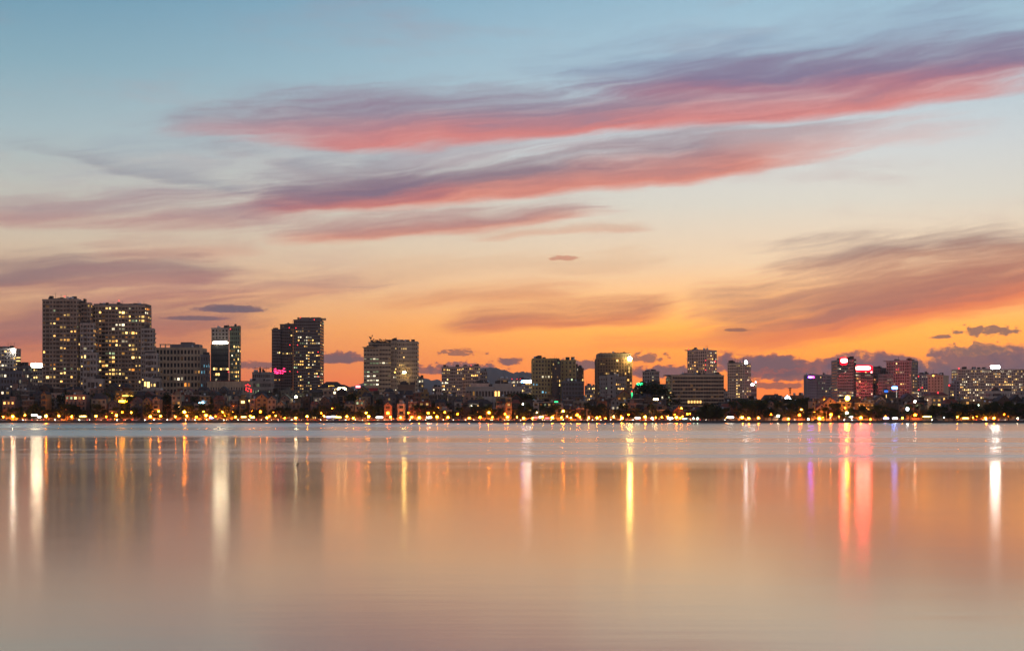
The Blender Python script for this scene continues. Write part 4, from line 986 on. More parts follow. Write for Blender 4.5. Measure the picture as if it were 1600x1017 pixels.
def house(px0, px1, top, Y, color, roof='flat', row=0, rnd=None, lit=None, pal='warm yellow yellow white orange', note=None, balc=0.35, vis=3, label=None, awning=None, name='town_house', bays=None):
    rnd = rnd or random.Random(int(px0 * 31 + top))
    wall = MATS['house_' + color]
    x0, x1 = wx(px0, Y), wx(px1, Y); w = x1 - x0; cx = (x0 + x1) / 2; z1 = wz(top, Y)
    d = rnd.uniform(9, 12); fl = max(1, round((z1 - GZ) / 3.5)); fh = (z1 - GZ) / fl
    a = rnd.uniform(-0.05, 0.05)
    o = empty(name, (cx, Y, GZ - 0.1), None, 'house', 'houses along the lakeshore')
    class H: pass
    B = Build.__new__(Build); B.o = o; B.rnd = rnd; B.wins = []
    B.box('wall', wall, (cx, Y + d / 2), GZ - 0.1, z1, w - 0.06, d)
    nb = bays or max(1, int(w / 2.9)); bw = w / nb; nlit = 0; pal = pal.split()
    trim = MATS['house_white'] if rnd.random() < 0.3 else wall
    f0 = max(0, fl - vis)
    for k in range(f0, fl):
        zb = GZ + k * fh
        put('floor_band', box_mesh(trim), o, (cx, Y - 0.05, zb - 0.15), (w + 0.1, 0.26, 0.3))
        bal = rnd.random() < balc and k > 0
        for b in range(nb):
            p = (x0 + (b + 0.5) * bw, Y - 0.03, zb + fh * (0.12 if bal else 0.28))
            want = (lit is None and rnd.random() < 0.05) or (lit is not None and (k - fl) in lit)
            if lit is None and row == 0 and k == 0 and rnd.random() < 0.25: want = True
            m = LIT[rnd.choice(pal)] if want else (LIT['dim'] if rnd.random() < 0.04 else GLASS)
            nlit += want
            put('window', pane_mesh(m), o, p, (bw * rnd.uniform(0.42, 0.6), 0.16, fh * (0.66 if bal else 0.5)))
        if bal:
            bo = put('balcony', box_mesh(wall), o, (cx, Y - 0.72, zb + 0.16), (w * 0.86, 1.1, 0.16))
            sub(put('balcony_rail', box_mesh(DARK if rnd.random() < .6 else trim), o, (cx, Y - 1.22, zb + 0.33), (w * 0.86, 0.08, 0.75)), bo)
    cy = Y + d / 2
    if roof == 'flat':
        put('parapet', box_mesh(trim), o, (cx, cy, z1 + 0.002), (w + 0.25, d + 0.25, 0.55))
        if rnd.random() < 0.7:
            ww = min(w * 0.5, 3.6); xx = cx + rnd.uniform(-.2, .2) * w
            sh = put('stair_hut', box_mesh(wall), o, (xx, cy + 1, z1 + 0.4), (ww, 3.2, rnd.uniform(2.2, 3.2)))
            sub(put('hut_roof', box_mesh(DTILE), o, (xx, cy + 1, z1 + 3.3), (ww + 0.7, 3.9, 0.2)), sh)
        if rnd.random() < 0.55:
            put('water_tank', lathe_mesh('water_tank', [(0.45, 0), (0.5, .05), (0.5, .85), (0.35, .95), (0.05, 1)], [STEEL]), o, (cx + rnd.uniform(-.3, .3) * w, cy - 2, z1 + 0.5), (1.5, 1.5, 1.8))
        if rnd.random() < 0.3: put('canopy', box_mesh(rnd.choice((DTILE, REDTILE, SHUT))), o, (cx, cy - 1, z1 + 2.6), (w * 0.9, d * 0.6, 0.18))
    elif roof == 'gable':
        put('roof', gable_mesh(rnd.choice((DTILE, REDTILE))), o, (cx, cy, z1 + 0.003), (w + 0.5, d + 0.6, w * 0.45))
        put('gable_wall', gable_mesh(wall), o, (cx, Y + 0.1, z1 + 0.001), (w * 0.9, 1.0, w * 0.36))
        put('window', pane_mesh(GLASS), o, (cx, Y - 0.45, z1 + w * 0.05), (min(1.1, w * .2), 0.16, w * 0.17))
    else:
        put('eave', box_mesh(trim), o, (cx, cy, z1 + 0.002), (w + 0.5, d + 0.5, 0.3))
        put('roof', hip_mesh(rnd.choice((DTILE, REDTILE, DTILE))), o, (cx, cy, z1 + 0.31), (w + 0.7, d + 0.7, rnd.uniform(2.2, 3.4)))
        if rnd.random() < 0.5: put('dormer', gable_mesh(wall), o, (cx, Y + 1.2, z1 + 0.6), (1.8, 2.2, 1.9))
    if row == 0:
        if rnd.random() < 0.7: put('roller_shutter', box_mesh(SHUT), o, (cx, Y - 0.06, GZ), (w * 0.7, 0.12, 2.6))
        am = awning or (plain_mat('awning_' + rnd.choice(('red', 'green', 'tan')), (0.2, 0.1, 0.07), 0.7) if rnd.random() < 0.5 else None)
        if am: put('awning', box_mesh(am), o, (cx, Y - 0.9, GZ + 2.9), (w * 0.9, 1.7, 0.12))
    if row < 2 and rnd.random() < (0.42 if row == 0 else 0.30):     # a lantern on the front
        zl = GZ + fh * (rnd.choice((1, 1, 2, 2, 3)) if row == 0 else max(1, fl - rnd.choice((1, 2)))) - 0.6
        if zl < z1 - 0.6:
            br = put('lamp_bracket', box_mesh(DARK), o, (x0 + rnd.uniform(.15, .85) * w, Y - 0.95, zl + 0.3), (0.1, 1.8, 0.1))
            lm = put('wall_lamp', head_mesh(rnd.choice((WALL_A, WALL_A, WALL_O, WALL_W))), o, (br.location.x + o.location.x, Y - 1.75, zl), (0.55, 0.55, 0.55)); sub(lm, br)
    rf = {'flat': 'flat-roofed', 'gable': 'gabled', 'hip': 'hip-roofed'}[roof]
    lt = 'with no lit window' if nlit == 0 else ('with one lit window' if nlit == 1 else 'with %s lit windows' % NUM.get(nlit, 'many'))
    wd = 'slim' if w < 6.0 else ('broad' if w > 9.5 else '')
    o['label'] = label or ' '.join(x for x in (ROWW[row], wd, rf, color, '%s-storey' % NUM.get(fl, 'tall'), 'house', lt, 'below', near((px0 + px1) / 2)) if x)
    return o

PROF = [(-60, 602), (0, 602), (60, 604), (100, 606), (150, 607), (250, 608), (330, 610), (400, 614), (470, 611), (560, 608), (650, 615), (700, 617), (800, 617), (830, 622), (900, 622),
        (950, 623), (1000, 615), (1036, 626), (1050, 641), (1120, 641), (1134, 623), (1180, 621), (1250, 623), (1300, 621), (1400, 623), (1450, 622), (1500, 624), (1550, 624), (1700, 624)]
def prof(px):
    for a, b in zip(PROF, PROF[1:]):
        if a[0] <= px <= b[0]: return a[1] + (b[1] - a[1]) * (px - a[0]) / (b[0] - a[0])
    return 622
SPECIAL = [  # px0 px1 top row colour roof lit palette label
    (0, 16, 610, 1, 'grey', 'flat', (-1,), 'yellow white', 'grey house with bright yellow top-floor window below the floodlit corner block'),
    (4, 23, 626, 0, 'pink', 'flat', (-1,), 'warm', 'small pink house with a glowing warm window below the white-signed block'),
    (52, 66, 617, 1, 'blue-grey', 'hip', (), 'warm', None), (64, 73, 616, 0, 'ochre', 'gable', (), 'warm', None),
    (84, 100, 607, 2, 'brown', 'flat', (-3,), 'yellow', None),
    (102, 134, 618, 0, 'pink', 'flat', (-1,), 'green green yellow', 'wide pale pink house with greenish lit windows along its top floor'),
    (143, 166, 624, 0, 'cream', 'hip', (), 'warm', None),
    (180, 209, 612, 1, 'ochre', 'flat', (-1, -2), 'orange warm', 'ochre house with amber floodlit roof terrace below the wider stepped tower'),
    (204, 240, 611, 2, 'blue-grey', 'flat', (-2,), 'yellow green', None),
    (255, 270, 617, 1, 'pink', 'flat', (), 'warm', None),
    (268, 283, 618, 0, 'cream', 'flat', (-2,), 'warm orange', 'cream house with a fully lit amber storey below the beige grid block'),
    (288, 301, 612, 2, 'white', 'gable', (), 'white', 'white gabled house standing above its neighbours below the beige grid block'),
    (303, 328, 631, 0, 'white', 'flat', (), 'warm', 'white villa with a cold white rooftop sign below the beige grid block'),
    (333, 350, 625, 0, 'brown', 'hip', (), 'warm', None), (374, 385, 624, 0, 'ochre', 'flat', (-1,), 'yellow', None), (390, 399, 624, 0, 'pink', 'flat', (-2,), 'orange', None),
    (400, 418, 622, 0, 'ochre', 'gable', (), 'warm', None), (418, 431, 624, 0, 'cream', 'gable', (), 'warm', None), (432, 445, 632, 0, 'cream', 'gable', (), 'warm', None),
    (490, 513, 622, 1, 'white', 'flat', (-1, -3), 'white orange', None), (538, 553, 632, 0, 'cream', 'hip', (), 'warm', None), (555, 569, 626, 0, 'cream', 'flat', (-1,), 'green white', None),
    (600, 612, 633, 0, 'pink', 'gable', (), 'warm', None), (638, 652, 629, 0, 'brick-red', 'flat', (), 'warm', None), (654, 672, 628, 0, 'brick-red', 'flat', (-1,), 'yellow', None),
    (725, 770, 631, 1, 'grey', 'hip', (-1,), 'white yellow', 'broad grey house with bright white windows below the pink apartment block'),
    (775, 790, 634, 0, 'pink', 'flat', (), 'warm', None), (790, 800, 622, 0, 'ochre', 'flat', (-2,), 'yellow orange', None),
    (833, 842, 629, 0, 'white', 'flat', (), 'warm', None), (842, 868, 629, 0, 'charcoal', 'flat', (-1,), 'orange yellow green', 'dark glassy lakefront building with amber and green top strip'), (868, 880, 630, 0, 'white', 'flat', (), 'warm', None),
    (932, 948, 628, 0, 'brown', 'flat', (), 'warm', None), (940, 952, 629, 1, 'grey', 'flat', (-2,), 'green', None), (955, 968, 626, 1, 'white', 'gable', (-2,), 'white', None),
    (970, 980, 629, 1, 'charcoal', 'flat', (-1,), 'yellow', None), (982, 994, 631, 0, 'pink', 'flat', (), 'warm', None),
    (1142, 1152, 632, 0, 'brick-red', 'flat', (), 'warm', None), (1217, 1232, 631, 1, 'ochre', 'flat', (), 'warm', None),
    (1268, 1274, 628, 0, 'cream', 'hip', (), 'warm', None), (1276, 1292, 637, 0, 'cream', 'gable', (), 'orange', None),
    (1340, 1366, 630, 1, 'ochre', 'flat', (-1, -2), 'warm orange', 'ochre house with amber lit upper floors beneath the red rooftop signs'),
    (1456, 1471, 622, 0, 'cream', 'flat', (-1, -2), 'yellow warm', 'tall cream corner house with amber lit storeys below the beige stair-topped tower'),
    (1538, 1551, 630, 0, 'ochre', 'flat', (), 'warm', None),
]
ROWY = {0: 1026.0, 1: 1048.0, 2: 1072.0}
HR = random.Random(41); taken = {0: [], 1: [], 2: []}
for (a, b, t, r, c, rf, lit, pal, lab) in SPECIAL:
    house(a, b, t, ROWY[r] - 1.5, c, rf, r, random.Random(int(a * 13)), lit, pal, label=lab, vis=4); taken[r].append((a, b))
names = list(HCOL)
for r in (2, 1, 0):
    px = -30.0
    while px < 1632:
        w = HR.uniform(11, 24) if r else HR.uniform(11, 21)
        if HR.random() < (0.10, 0.12, 0.30)[2 - r]: px += w * 0.7; continue
        if any(a - 1 < px + w and px < b + 1 for a, b in taken[r]): px += 3; continue
        T = prof(px + w / 2)
        top = T + {2: HR.uniform(-2, 6), 1: HR.uniform(7, 16), 0: HR.uniform(16, 26)}[r]
        top = min(top, 641)
        if 1135 < px < 1260 and r < 2: top = max(top, 634)
        house(px, px + w - 0.3, top, ROWY[r] + HR.uniform(-2, 2), HR.choice(names + ['grey', 'charcoal', 'brown', 'charcoal', 'brown', 'sage', 'blue-grey']), HR.choice(('flat', 'flat', 'flat', 'gable', 'hip')), r, random.Random(HR.randint(0, 10 ** 6)), vis=3)
        px += w + HR.choice((0, 0, 0, 2, 6))
# signs that stand on houses
def rooftop_sign(px0, px1, py0, py1, Y, m, label):
    B = Build('rooftop_sign', label, (px0 + px1) / 2, Y, 'sign'); B.o.location.z = wz(py1, Y)
    sign(B, px0, px1, py0, py1, Y, m)
    for x in (px0 + 1, px1 - 1): B.box('post', DARK, (wx(x, Y), Y + 0.9), wz(py1, Y) - 2.5, wz(py1, Y), 0.2, 0.2)
rooftop_sign(311.5, 318.5, 628.4, 631, 1028, glow_mat('ice_sign', (0.30, 0.68, 1.0), 45.0), 'small cold white rooftop sign on the white villa')
rooftop_sign(186, 208.5, 625.2, 628.4, 1043, glow_mat('amber_parapet', (1.0, 0.34, 0.012), 45.0), 'long amber glowing sign board on the ochre house terrace')
rooftop_sign(191, 208, 617.5, 619, 1044, AMBER, 'thin amber light bar above the ochre house terrace')
rooftop_sign(335, 341, 623, 626, 1046, AMBER, 'amber rooftop lamp board below the green-edged tower')
rooftop_sign(558.5, 566, 626, 628.6, 1046, CREAM_SIGN, 'cream rooftop sign below the hipped pavilion')
rooftop_sign(750.5, 760, 628, 631, 1068, CREAM_SIGN, 'cream rooftop sign below the pink apartment block')
rooftop_sign(735.5, 742, 633.5, 637.6, 1044, WHITE_SIGN, 'white lit panel below the pink apartment block')
rooftop_sign(866, 872, 626.6, 628.6, 1022, GREEN_NEON, 'small green neon bar below the ochre tower')
rooftop_sign(1021, 1028.5, 622.6, 625, 1066, CREAM_SIGN, 'cream rooftop sign below the green neon signs')
rooftop_sign(1416.2, 1419.6, 636.6, 641, 1019, COOL_SIGN, 'upright white lightbox on a post near the blue signs')
rooftop_sign(1356, 1362.5, 639.5, 643.4, 1043, AMBER, 'amber lightbox below the red rooftop signs')

# ------------------------------------------------------------------ trees
def leaf_fn(g, m):
    d = g.node('ShaderNodeBsdfDiffuse'); tl = g.node('ShaderNodeBsdfTranslucent'); mx = g.node('ShaderNodeMixShader')
    r = g.node('ShaderNodeObjectInfo').outputs['Random']; pos = g.node('ShaderNodeNewGeometry').outputs['Position']
    n = g.noise(pos, 0.5, 2.0, 0.5, '3D')
    f = g.math('ADD', g.math('MULTIPLY', r, 0.5), g.math('MULTIPLY', n, 0.5))
    c = g.ramp(f, [(0.2, (0.018, 0.032, 0.014, 1)), (0.5, (0.035, 0.055, 0.020, 1)), (0.85, (0.075, 0.085, 0.028, 1))])
    g.put(d.inputs[0], c); g.put(tl.inputs[0], c); mx.inputs[0].default_value = 0.3
    g.l.new(d.outputs[0], mx.inputs[1]); g.l.new(tl.outputs[0], mx.inputs[2]); g.l.new(mx.outputs[0], g.out.inputs[0])
LEAF = mat('foliage', leaf_fn); BARK = wall_mat('bark', (0.06, 0.045, 0.035))
def tube(v, f, pts, seg=6):
    for i, (p, r) in enumerate(pts):
        for k in range(seg):
            a = 2 * math.pi * k / seg; v.append((p[0] + r * math.cos(a), p[1] + r * math.sin(a), p[2]))
    b = len(v) - len(pts) * seg
    for i in range(len(pts) - 1):
        for k in range(seg): f.append((b + i * seg + k, b + i * seg + (k + 1) % seg, b + (i + 1) * seg + (k + 1) % seg, b + (i + 1) * seg + k))
def tree_proto(seed, broad=1.0, low=False):
    rnd = random.Random(seed); v, f = [], []; h0 = 1.4 if low else 2.8
    tube(v, f, [((0, 0, 0), .30), ((.05, 0, h0 * .5), .22), ((.1, .05, h0), .19), ((.1, 0, h0 + 2.0), .10)])
    clumps = []
    n = rnd.randint(11, 15)
    for i in range(n):
        a = rnd.uniform(0, 6.28); r = rnd.uniform(0.4, 3.0) * broad; z = h0 + rnd.uniform(0.4, 5.2)
        r *= max(0.35, 1 - abs(z - h0 - 2.2) / 4.6)
        c = (r * math.cos(a), r * math.sin(a), z); clumps.append((c, rnd.uniform(0.9, 1.75)))
        if i < 7: tube(v, f, [((.08, 0, h0 * .8), .10), ((c[0] * .5, c[1] * .5, (h0 + z) / 2), .07), ((c[0], c[1], z), .03)], 4)
    trunk = new_mesh('trunk', v, f, [BARK], None, True)
    v, f = [], []
    for c, R0 in clumps:
        for i in range(int(62 * R0)):
            th = rnd.uniform(0, 6.28); u = rnd.uniform(-1, 1); rr = R0 * rnd.random() ** 0.45; q = math.sqrt(1 - u * u)
            p = Vector((c[0] + rr * q * math.cos(th), c[1] + rr * q * math.sin(th), c[2] + rr * u * 0.8))
            d1 = Vector((rnd.gauss(0, 1), rnd.gauss(0, 1), rnd.gauss(0, .6))).normalized(); d2 = d1.cross(Vector((rnd.gauss(0, 1), rnd.gauss(0, 1), rnd.gauss(0, 1)))).normalized()
            s = rnd.uniform(0.16, 0.36); b = len(v)
            for e in (d1 * s, d2 * s * .6, d1 * -s, d2 * -s * .6): v.append(tuple(p + e))
            f.append((b, b + 1, b + 2, b + 3))
    return trunk, new_mesh('crown', v, f, [LEAF])
PROTO = [tree_proto(5, 1.0), tree_proto(9, 1.2), tree_proto(14, 0.85), tree_proto(21, 1.35), tree_proto(33, 1.0, True), tree_proto(47, 1.25, True)]
TR = random.Random(77)
def tree(px, top, Y, k=None, wide=1.0, word='leafy', where='on the lakeside road', z=GZ):
    k = TR.randrange(6) if k is None else k; tm, cm = PROTO[k]
    hgt = max(3.0, wz(top, Y) - z); s = hgt / (8.6 if k < 4 else 7.2)
    size_w = 'large' if hgt > 10 else ('small' if hgt < 6.5 else 'middling')
    form = 'low-branched' if k > 3 else 'tall-stemmed'
    o = empty('tree', (wx(px, Y), Y, z), '%s %s %s tree %s below %s' % (size_w, form, word, where, near(px)), 'tree', 'trees along the lakeshore')
    REG.append((o, '%s %s tree' % (size_w, word), '%s %s %s tree %s' % (size_w, form, word, where), px))
    rz = TR.uniform(0, 6.28)
    put('trunk', tm, o, (o.location.x, Y, z), (s * wide, s * wide, s), rz); put('crown', cm, o, (o.location.x, Y, z), (s * wide, s * wide, s), rz)
px = -8.0
while px < 1615:                                    # street trees behind the road
    dens = 0.9 if (px < 140 or 225 < px < 340 or 355 < px < 490 or 520 < px < 600 or 670 < px < 780 or 800 < px < 960 or px > 1130) else 0.6
    if TR.random() < dens:
        hi = 627 if 1135 < px < 1345 or px > 1490 else 630
        tree(px, TR.uniform(hi, 643), TR.uniform(1018.2, 1021.0), TR.choice((0, 1, 2, 3, 3, 1, 4)), word='street', wide=TR.uniform(1.0, 1.45))
    px += TR.uniform(7, 14)
px = -5.0
while px < 1610:                                    # small promenade trees at the water
    if TR.random() < 0.25: tree(px, TR.uniform(643, 649), TR.uniform(1003.5, 1006), word='young', where='on the promenade', wide=1.1)
    px += TR.uniform(12, 26)
for (p, t, k, w) in ((1092, 640, 5, 1.3), (1101, 637, 3, 1.2), (1110, 634.5, 5, 1.25), (1120, 636, 5, 1.3), (1127, 641, 5, 1.2), (1097, 645, 4, 1.3), (1115, 646, 4, 1.4), (1105, 647, 4, 1.4), (1123, 648, 4, 1.3)):
    tree(p, t, 1004.5, k, w, 'waterside', 'on the promenade')
for (p, t) in ((118, 632.5), (121, 636), (116, 638)): tree(p, t, 1017.6, 4, 1.0, 'rounded')
px = 20.0
while px < 1600:                                    # garden trees between the house rows
    if TR.random() < 0.62: tree(px, prof(px) + TR.uniform(6, 20), TR.choice((1041.0, 1062.0)), word='garden', where='between the houses', wide=0.9)
    px += TR.uniform(12, 26)
for i in range(16): tree(TR.uniform(1140, 1262), TR.uniform(620, 632), TR.uniform(1036, 1090), TR.choice((1, 3, 5)), 1.5, 'parkland', 'behind the shore road')
for i in range(12): tree(TR.uniform(1490, 1600), TR.uniform(629, 638), TR.uniform(1022, 1036), TR.choice((1, 3, 5)), 1.5, 'parkland', 'behind the shore road')
for (p, t) in ((805, 616), (815, 615.5), (824, 617), (1012, 600), (1022, 603), (1030, 607), (968, 621), (945, 624)): tree(p, t, 1098, 3, 1.6, 'rooftop-high', 'behind the houses')
def palm(px, top, Y):
    z1 = wz(top, Y); h = z1 - GZ; rnd = random.Random(int(px)); v, f = [], []
    tube(v, f, [((0, 0, 0), .3), ((.1, 0, h * .4), .22), ((.2, 0, h * .8), .18)])
    t = new_mesh('trunk', v, f, [BARK], None, True); v, f = [], []
    for i in range(22):
        a = rnd.uniform(0, 6.28); el = rnd.uniform(-.1, 1.0); L = rnd.uniform(2.6, 3.8); pts = []
        for j in range(6):
            q = j / 5; r = L * q * math.cos(el) ; zz = h * .8 + L * q * math.sin(el) - 1.9 * q * q * (1.2 - el * .5)
            wd = .42 * math.sin(math.pi * min(.95, .12 + q * .85)); c, s = math.cos(a), math.sin(a)
            pts.append(((.2 + r * c - wd * s, r * s + wd * c, zz - .12), (.2 + r * c, r * s, zz), (.2 + r * c + wd * s, r * s - wd * c, zz - .12)))
        b = len(v)
        for p in pts: v.extend(p)
        for j in range(5):
            for e in (0, 1): f.append((b + j * 3 + e, b + j * 3 + e + 1, b + j * 3 + e + 4, b + j * 3 + e + 3))
    o = empty('palm_tree', (wx(px, Y), Y, GZ), 'palm with drooping fronds in front of %s' % near(px), 'palm tree')
    put('trunk', t, o, (o.location.x, Y, GZ)); put('crown', new_mesh('crown', v, f, [LEAF]), o, (o.location.x, Y, GZ))
palm(1072, 633, 1022)

# ------------------------------------------------------------------ street lamps
SODIUM = glow_mat('sodium_lamp', (1.0, 0.22, 0.010), 170.0); SODIUM2 = glow_mat('deep_sodium_lamp', (1.0, 0.14, 0.004), 160.0); MERC = glow_mat('white_lamp', (1.0, 0.86, 0.55), 40.0); GREENL = glow_mat('green_white_lamp', (0.75, 1.0, 0.72), 18.0)
POLE = lathe_mesh('lamp_pole', [(0.10, 0), (0.10, .02), (0.055, .05), (0.04, 1.0)], [DARK], 6)
def head_mesh(m): return lathe_mesh('lamp_head_' + m.name, [(0.05, -.5), (0.36, -.42), (0.5, -.1), (0.46, .2), (0.25, .44), (0.05, .5)], [m, DARK], 8)
SODIUM3 = glow_mat('strong_sodium_lamp', (1.0, 0.22, 0.008), 420.0)
LAMPK = {'a': (SODIUM, 'amber'), 'o': (SODIUM2, 'deep orange'), 'w': (MERC, 'white'), 'g': (GREENL, 'greenish')}
def lamp(px, py, kind='a', Y=None, r=1.35, name='street_lamp'):
    m, word = LAMPK[kind]
    if Y is None: Y = (1003.0 if int(px) % 3 == 0 else 1017.65) if py >= 648.5 else (1017.65 if py > 637 else 1036.0)
    if kind in 'ao' and int(px * 7) % 4 == 0: m = SODIUM3
    py += random.Random(int(px * 3)).uniform(-1.2, 1.2); z = wz(py, Y); tall = 'tall' if py < 648.5 else 'short'
    o = empty(name, (wx(px, Y), Y, GZ), '%s %s street lamp %s below %s' % (tall, word, 'on the promenade' if Y < 1010 else 'behind the road', near(px)), 'street lamp', 'lamps along the lakeshore')
    put('pole', POLE, o, (o.location.x, Y + 0.55, GZ), (1.6, 1.6, z - GZ + 0.7)); arm = put('arm', box_mesh(DARK), o, (o.location.x, Y + 0.22, z + r * 0.52), (0.12, 0.8, 0.12))
    rr = random.Random(int(px * 17 + py)); r *= rr.choice((0.5, 0.62, 0.75, 0.9, 1.05, 1.25))
    hd = put('lamp_head', head_mesh(m), o, (o.location.x, Y, z), (r, r, r * 0.85)); sub(hd, arm)
    REG.append((o, '%s %s lamp' % (tall, word), '%s %s street lamp %s' % (tall, word, 'on the promenade' if Y < 1010 else 'behind the road'), px))
LAMPS = [(5, 650), (39, 649), (72, 649), (92, 650), (182, 650), (191, 643, 'o'), (205, 645), (235, 650), (248, 643, 'o'), (251, 649), (274, 650), (288, 644, 'o'), (292, 649), (307, 650), (318, 644), (322, 650),
         (329, 650), (348, 643, 'o'), (352, 650), (391, 650), (396, 651), (407, 644, 'o'), (427, 644, 'o'), (431, 650), (502, 646, 'o'), (506, 650), (526, 651), (542, 651), (572, 646, 'o'), (576, 651), (606, 646, 'o'), (610, 651),
         (638, 646, 'o'), (643, 651), (669, 646, 'o'), (674, 651), (678, 646, 'o'), (683, 651), (695, 645, 'o'), (700, 651), (715, 647, 'o'), (764, 645, 'o'), (769, 652), (789, 647, 'o'), (793, 652), (818, 654), (844, 652, 'w'), (848, 651),
         (880, 641, 'o'), (877, 652), (902, 648, 'o'), (906, 652), (933, 652), (959, 652), (982, 648, 'o'), (1008, 652), (1019, 653, 'g'), (1025, 652), (1034, 652), (1043, 652), (1054, 648, 'o'), (1057, 652), (1063, 652), (1074, 647, 'o'),
         (1078, 646, 'o'), (1084, 653, 'g'), (1090, 654, 'g'), (1065, 638), (1205, 648, 'o'), (1216, 650, 'w'), (1249, 648, 'o'), (1252, 639, 'o'), (1263, 654, 'w'), (1298, 648, 'o'), (1323, 645, 'w'), (1430, 648, 'o'), (1475, 653, 'g'),
         (1520, 653), (1553, 652), (1569, 647, 'o'), (1590, 653, 'w'), (1160, 652), (1185, 652), (1232, 653), (1280, 653), (1360, 654), (1410, 653), (1496, 652), (1540, 653), (1135, 653), (1170, 653), (1345, 653), (150, 651), (166, 651, 'o'), (20, 651), (112, 652, 'o'),
         (462, 652), (480, 651, 'o'), (552, 652), (626, 652), (655, 652), (733, 652), (750, 652, 'o'), (808, 652), (832, 652, 'o'), (863, 653), (892, 653), (920, 652, 'o'), (946, 653), (972, 653), (417, 652), (445, 652), (368, 652)]
for L in LAMPS: lamp(*L)
def flood(px, py, Y, m, r, label):
    o = empty('floodlight', (wx(px, Y), Y, GZ), label, 'floodlight'); z = wz(py, Y)
    put('mast', POLE, o, (o.location.x, Y + 0.9, GZ), (2.4, 2.4, z - GZ)); put('lamp_head', head_mesh(m), o, (o.location.x, Y, z), (r, r, r)); put('bracket', box_mesh(DARK), o, (o.location.x, Y + 0.6, z - 0.1), (0.2, 0.9, 0.2))
flood(1324, 622, 1034, glow_mat('flood_orange', (1.0, 0.30, 0.010), 230.0), 3.2, 'dazzling orange floodlight on a mast beneath the red rooftop signs')
flood(462.5, 620, 1060, glow_mat('flood_pale', (1.0, 0.92, 0.55), 90.0), 1.5, 'pale yellow floodlight on a mast below the dark twin towers')
flood(1429.5, 627, 1038, glow_mat('flood_white', (1.0, 0.95, 0.8), 60.0), 1.3, 'white floodlight on a mast beside the blue signs')
flood(370, 620.5, 1062, glow_mat('flood_small', (1.0, 0.95, 0.85), 40.0), 1.0, 'small white floodlight on a mast below the green-edged tower')
flood(817, 631, 1040, glow_mat('flood_small_warm', (1.0, 0.85, 0.6), 30.0), 0.9, 'small warm floodlight on a mast below the long white hotel')
for i, (x, y) in enumerate(((1524, 634), (1529, 633), (1523, 639))): flood(x, y, 1040, GREENL, 1.0, ('pale green floodlight on the shortest mast by the wide lit slab', 'pale green floodlight on the middle mast by the wide lit slab', 'low pale green floodlight by the wide lit slab')[i])

# ------------------------------------------------------------------ lit kiosks along the road
def kiosk(px, wpx, py0, m, label, Y=1018.6, deep=3.0):
    w = size(wpx, Y); z1 = wz(py0, Y); x = wx(px, Y)
    o = empty('kiosk', (x, Y, GZ), label, 'kiosk')
    put('back_wall', box_mesh(MATS['house_white']), o, (x, Y + deep, GZ), (w, 0.2, z1 - GZ)); 
    for s in (-1, 1): put('side_wall', box_mesh(MATS['house_white']), o, (x + s * (w / 2 + 0.1), Y + deep / 2, GZ), (0.18, deep + 0.2, z1 - GZ))
    kr = put('roof', box_mesh(DARK), o, (x, Y + deep / 2 - 0.3, z1 + 0.01), (w + 0.9, deep + 1.2, 0.2)); put('counter', box_mesh(MATS['house_cream']), o, (x, Y, GZ), (w - 0.1, 0.5, 1.0))
    put('fascia_sign', CACHE.setdefault(('sign', m.name), round_sign(m)), o, (x, Y - 0.75, z1 - 0.95), (w * 0.94, 0.2, 0.8))
    sub(put('light_tube', box_mesh(m), o, (x, Y + 1.2, z1 - 0.5), (w * 0.7, 0.3, 0.14)), kr)
KW = glow_mat('kiosk_white', (1.0, 0.95, 0.85), 16.0); KA = glow_mat('kiosk_amber', (1.0, 0.58, 0.12), 13.0); KV = glow_mat('kiosk_violet', (0.6, 0.55, 1.0), 10.0); KR = glow_mat('kiosk_red', (1.0, 0.10, 0.12), 6.0); KC = glow_mat('kiosk_cyan', (0.5, 0.95, 0.9), 5.0)
for (px, w, y, m, lab) in ((54, 10, 647, KW, 'dazzling white-lit kiosk under the trees by the white-signed block'), (62, 5, 650, KW, 'smaller white-lit kiosk beside the dazzling one'), (130, 11, 649, KA, 'amber-lit kiosk below the taller stepped tower'),
                           (330.5, 6, 651.5, KV, 'bluish-lit kiosk below the beige grid block'), (381, 8, 650, KA, 'amber-lit kiosk below the green-edged tower'), (395, 6, 651, KA, 'little amber-lit kiosk below the roof crane'),
                           (514, 8, 650, KV, 'violet-lit kiosk below the hipped pavilion'), (521, 6, 649.5, KW, 'white-lit kiosk between the violet and amber ones'), (529, 9, 650.5, KA, 'amber-lit kiosk below the hipped pavilion'),
                           (593, 11, 650.5, KW, 'white-lit kiosk below the emblem-topped hotel'), (670, 7, 651, glow_mat('kiosk_bright', (1.0, 0.93, 0.75), 60.0), 'brightest kiosk, white-hot, near the distant hills'),
                           (836, 7, 651, KR, 'red-lit kiosk below the ochre tower'), (855, 6, 652, KR, 'smaller red-lit kiosk by the ochre tower'), (996, 8, 651.5, KW, 'white-lit kiosk below the green neon signs'),
                           (1047, 9, 652, KW, 'long white-lit kiosk below the broad banded hotel'), (1070, 8, 653, KC, 'pale cyan-lit kiosk by the dark waterside trees'), (1141, 11, 650.5, KW, 'white-lit kiosk below the beacon tower'),
                           (1329, 5, 650, KW, 'tall white-lit kiosk beneath the red rooftop signs'), (1384, 9, 652, KV, 'bluish-lit kiosk below the blue signs'), (1398, 8, 652, KW, 'white-lit kiosk below the blue signs'),
                           (1448, 14, 649.5, KA, 'wide amber-lit kiosk below the beige stair-topped tower'), (1508, 10, 652, KA, 'amber-lit kiosk below the wide lit slab')):
    kiosk(px, w, y, m, lab)

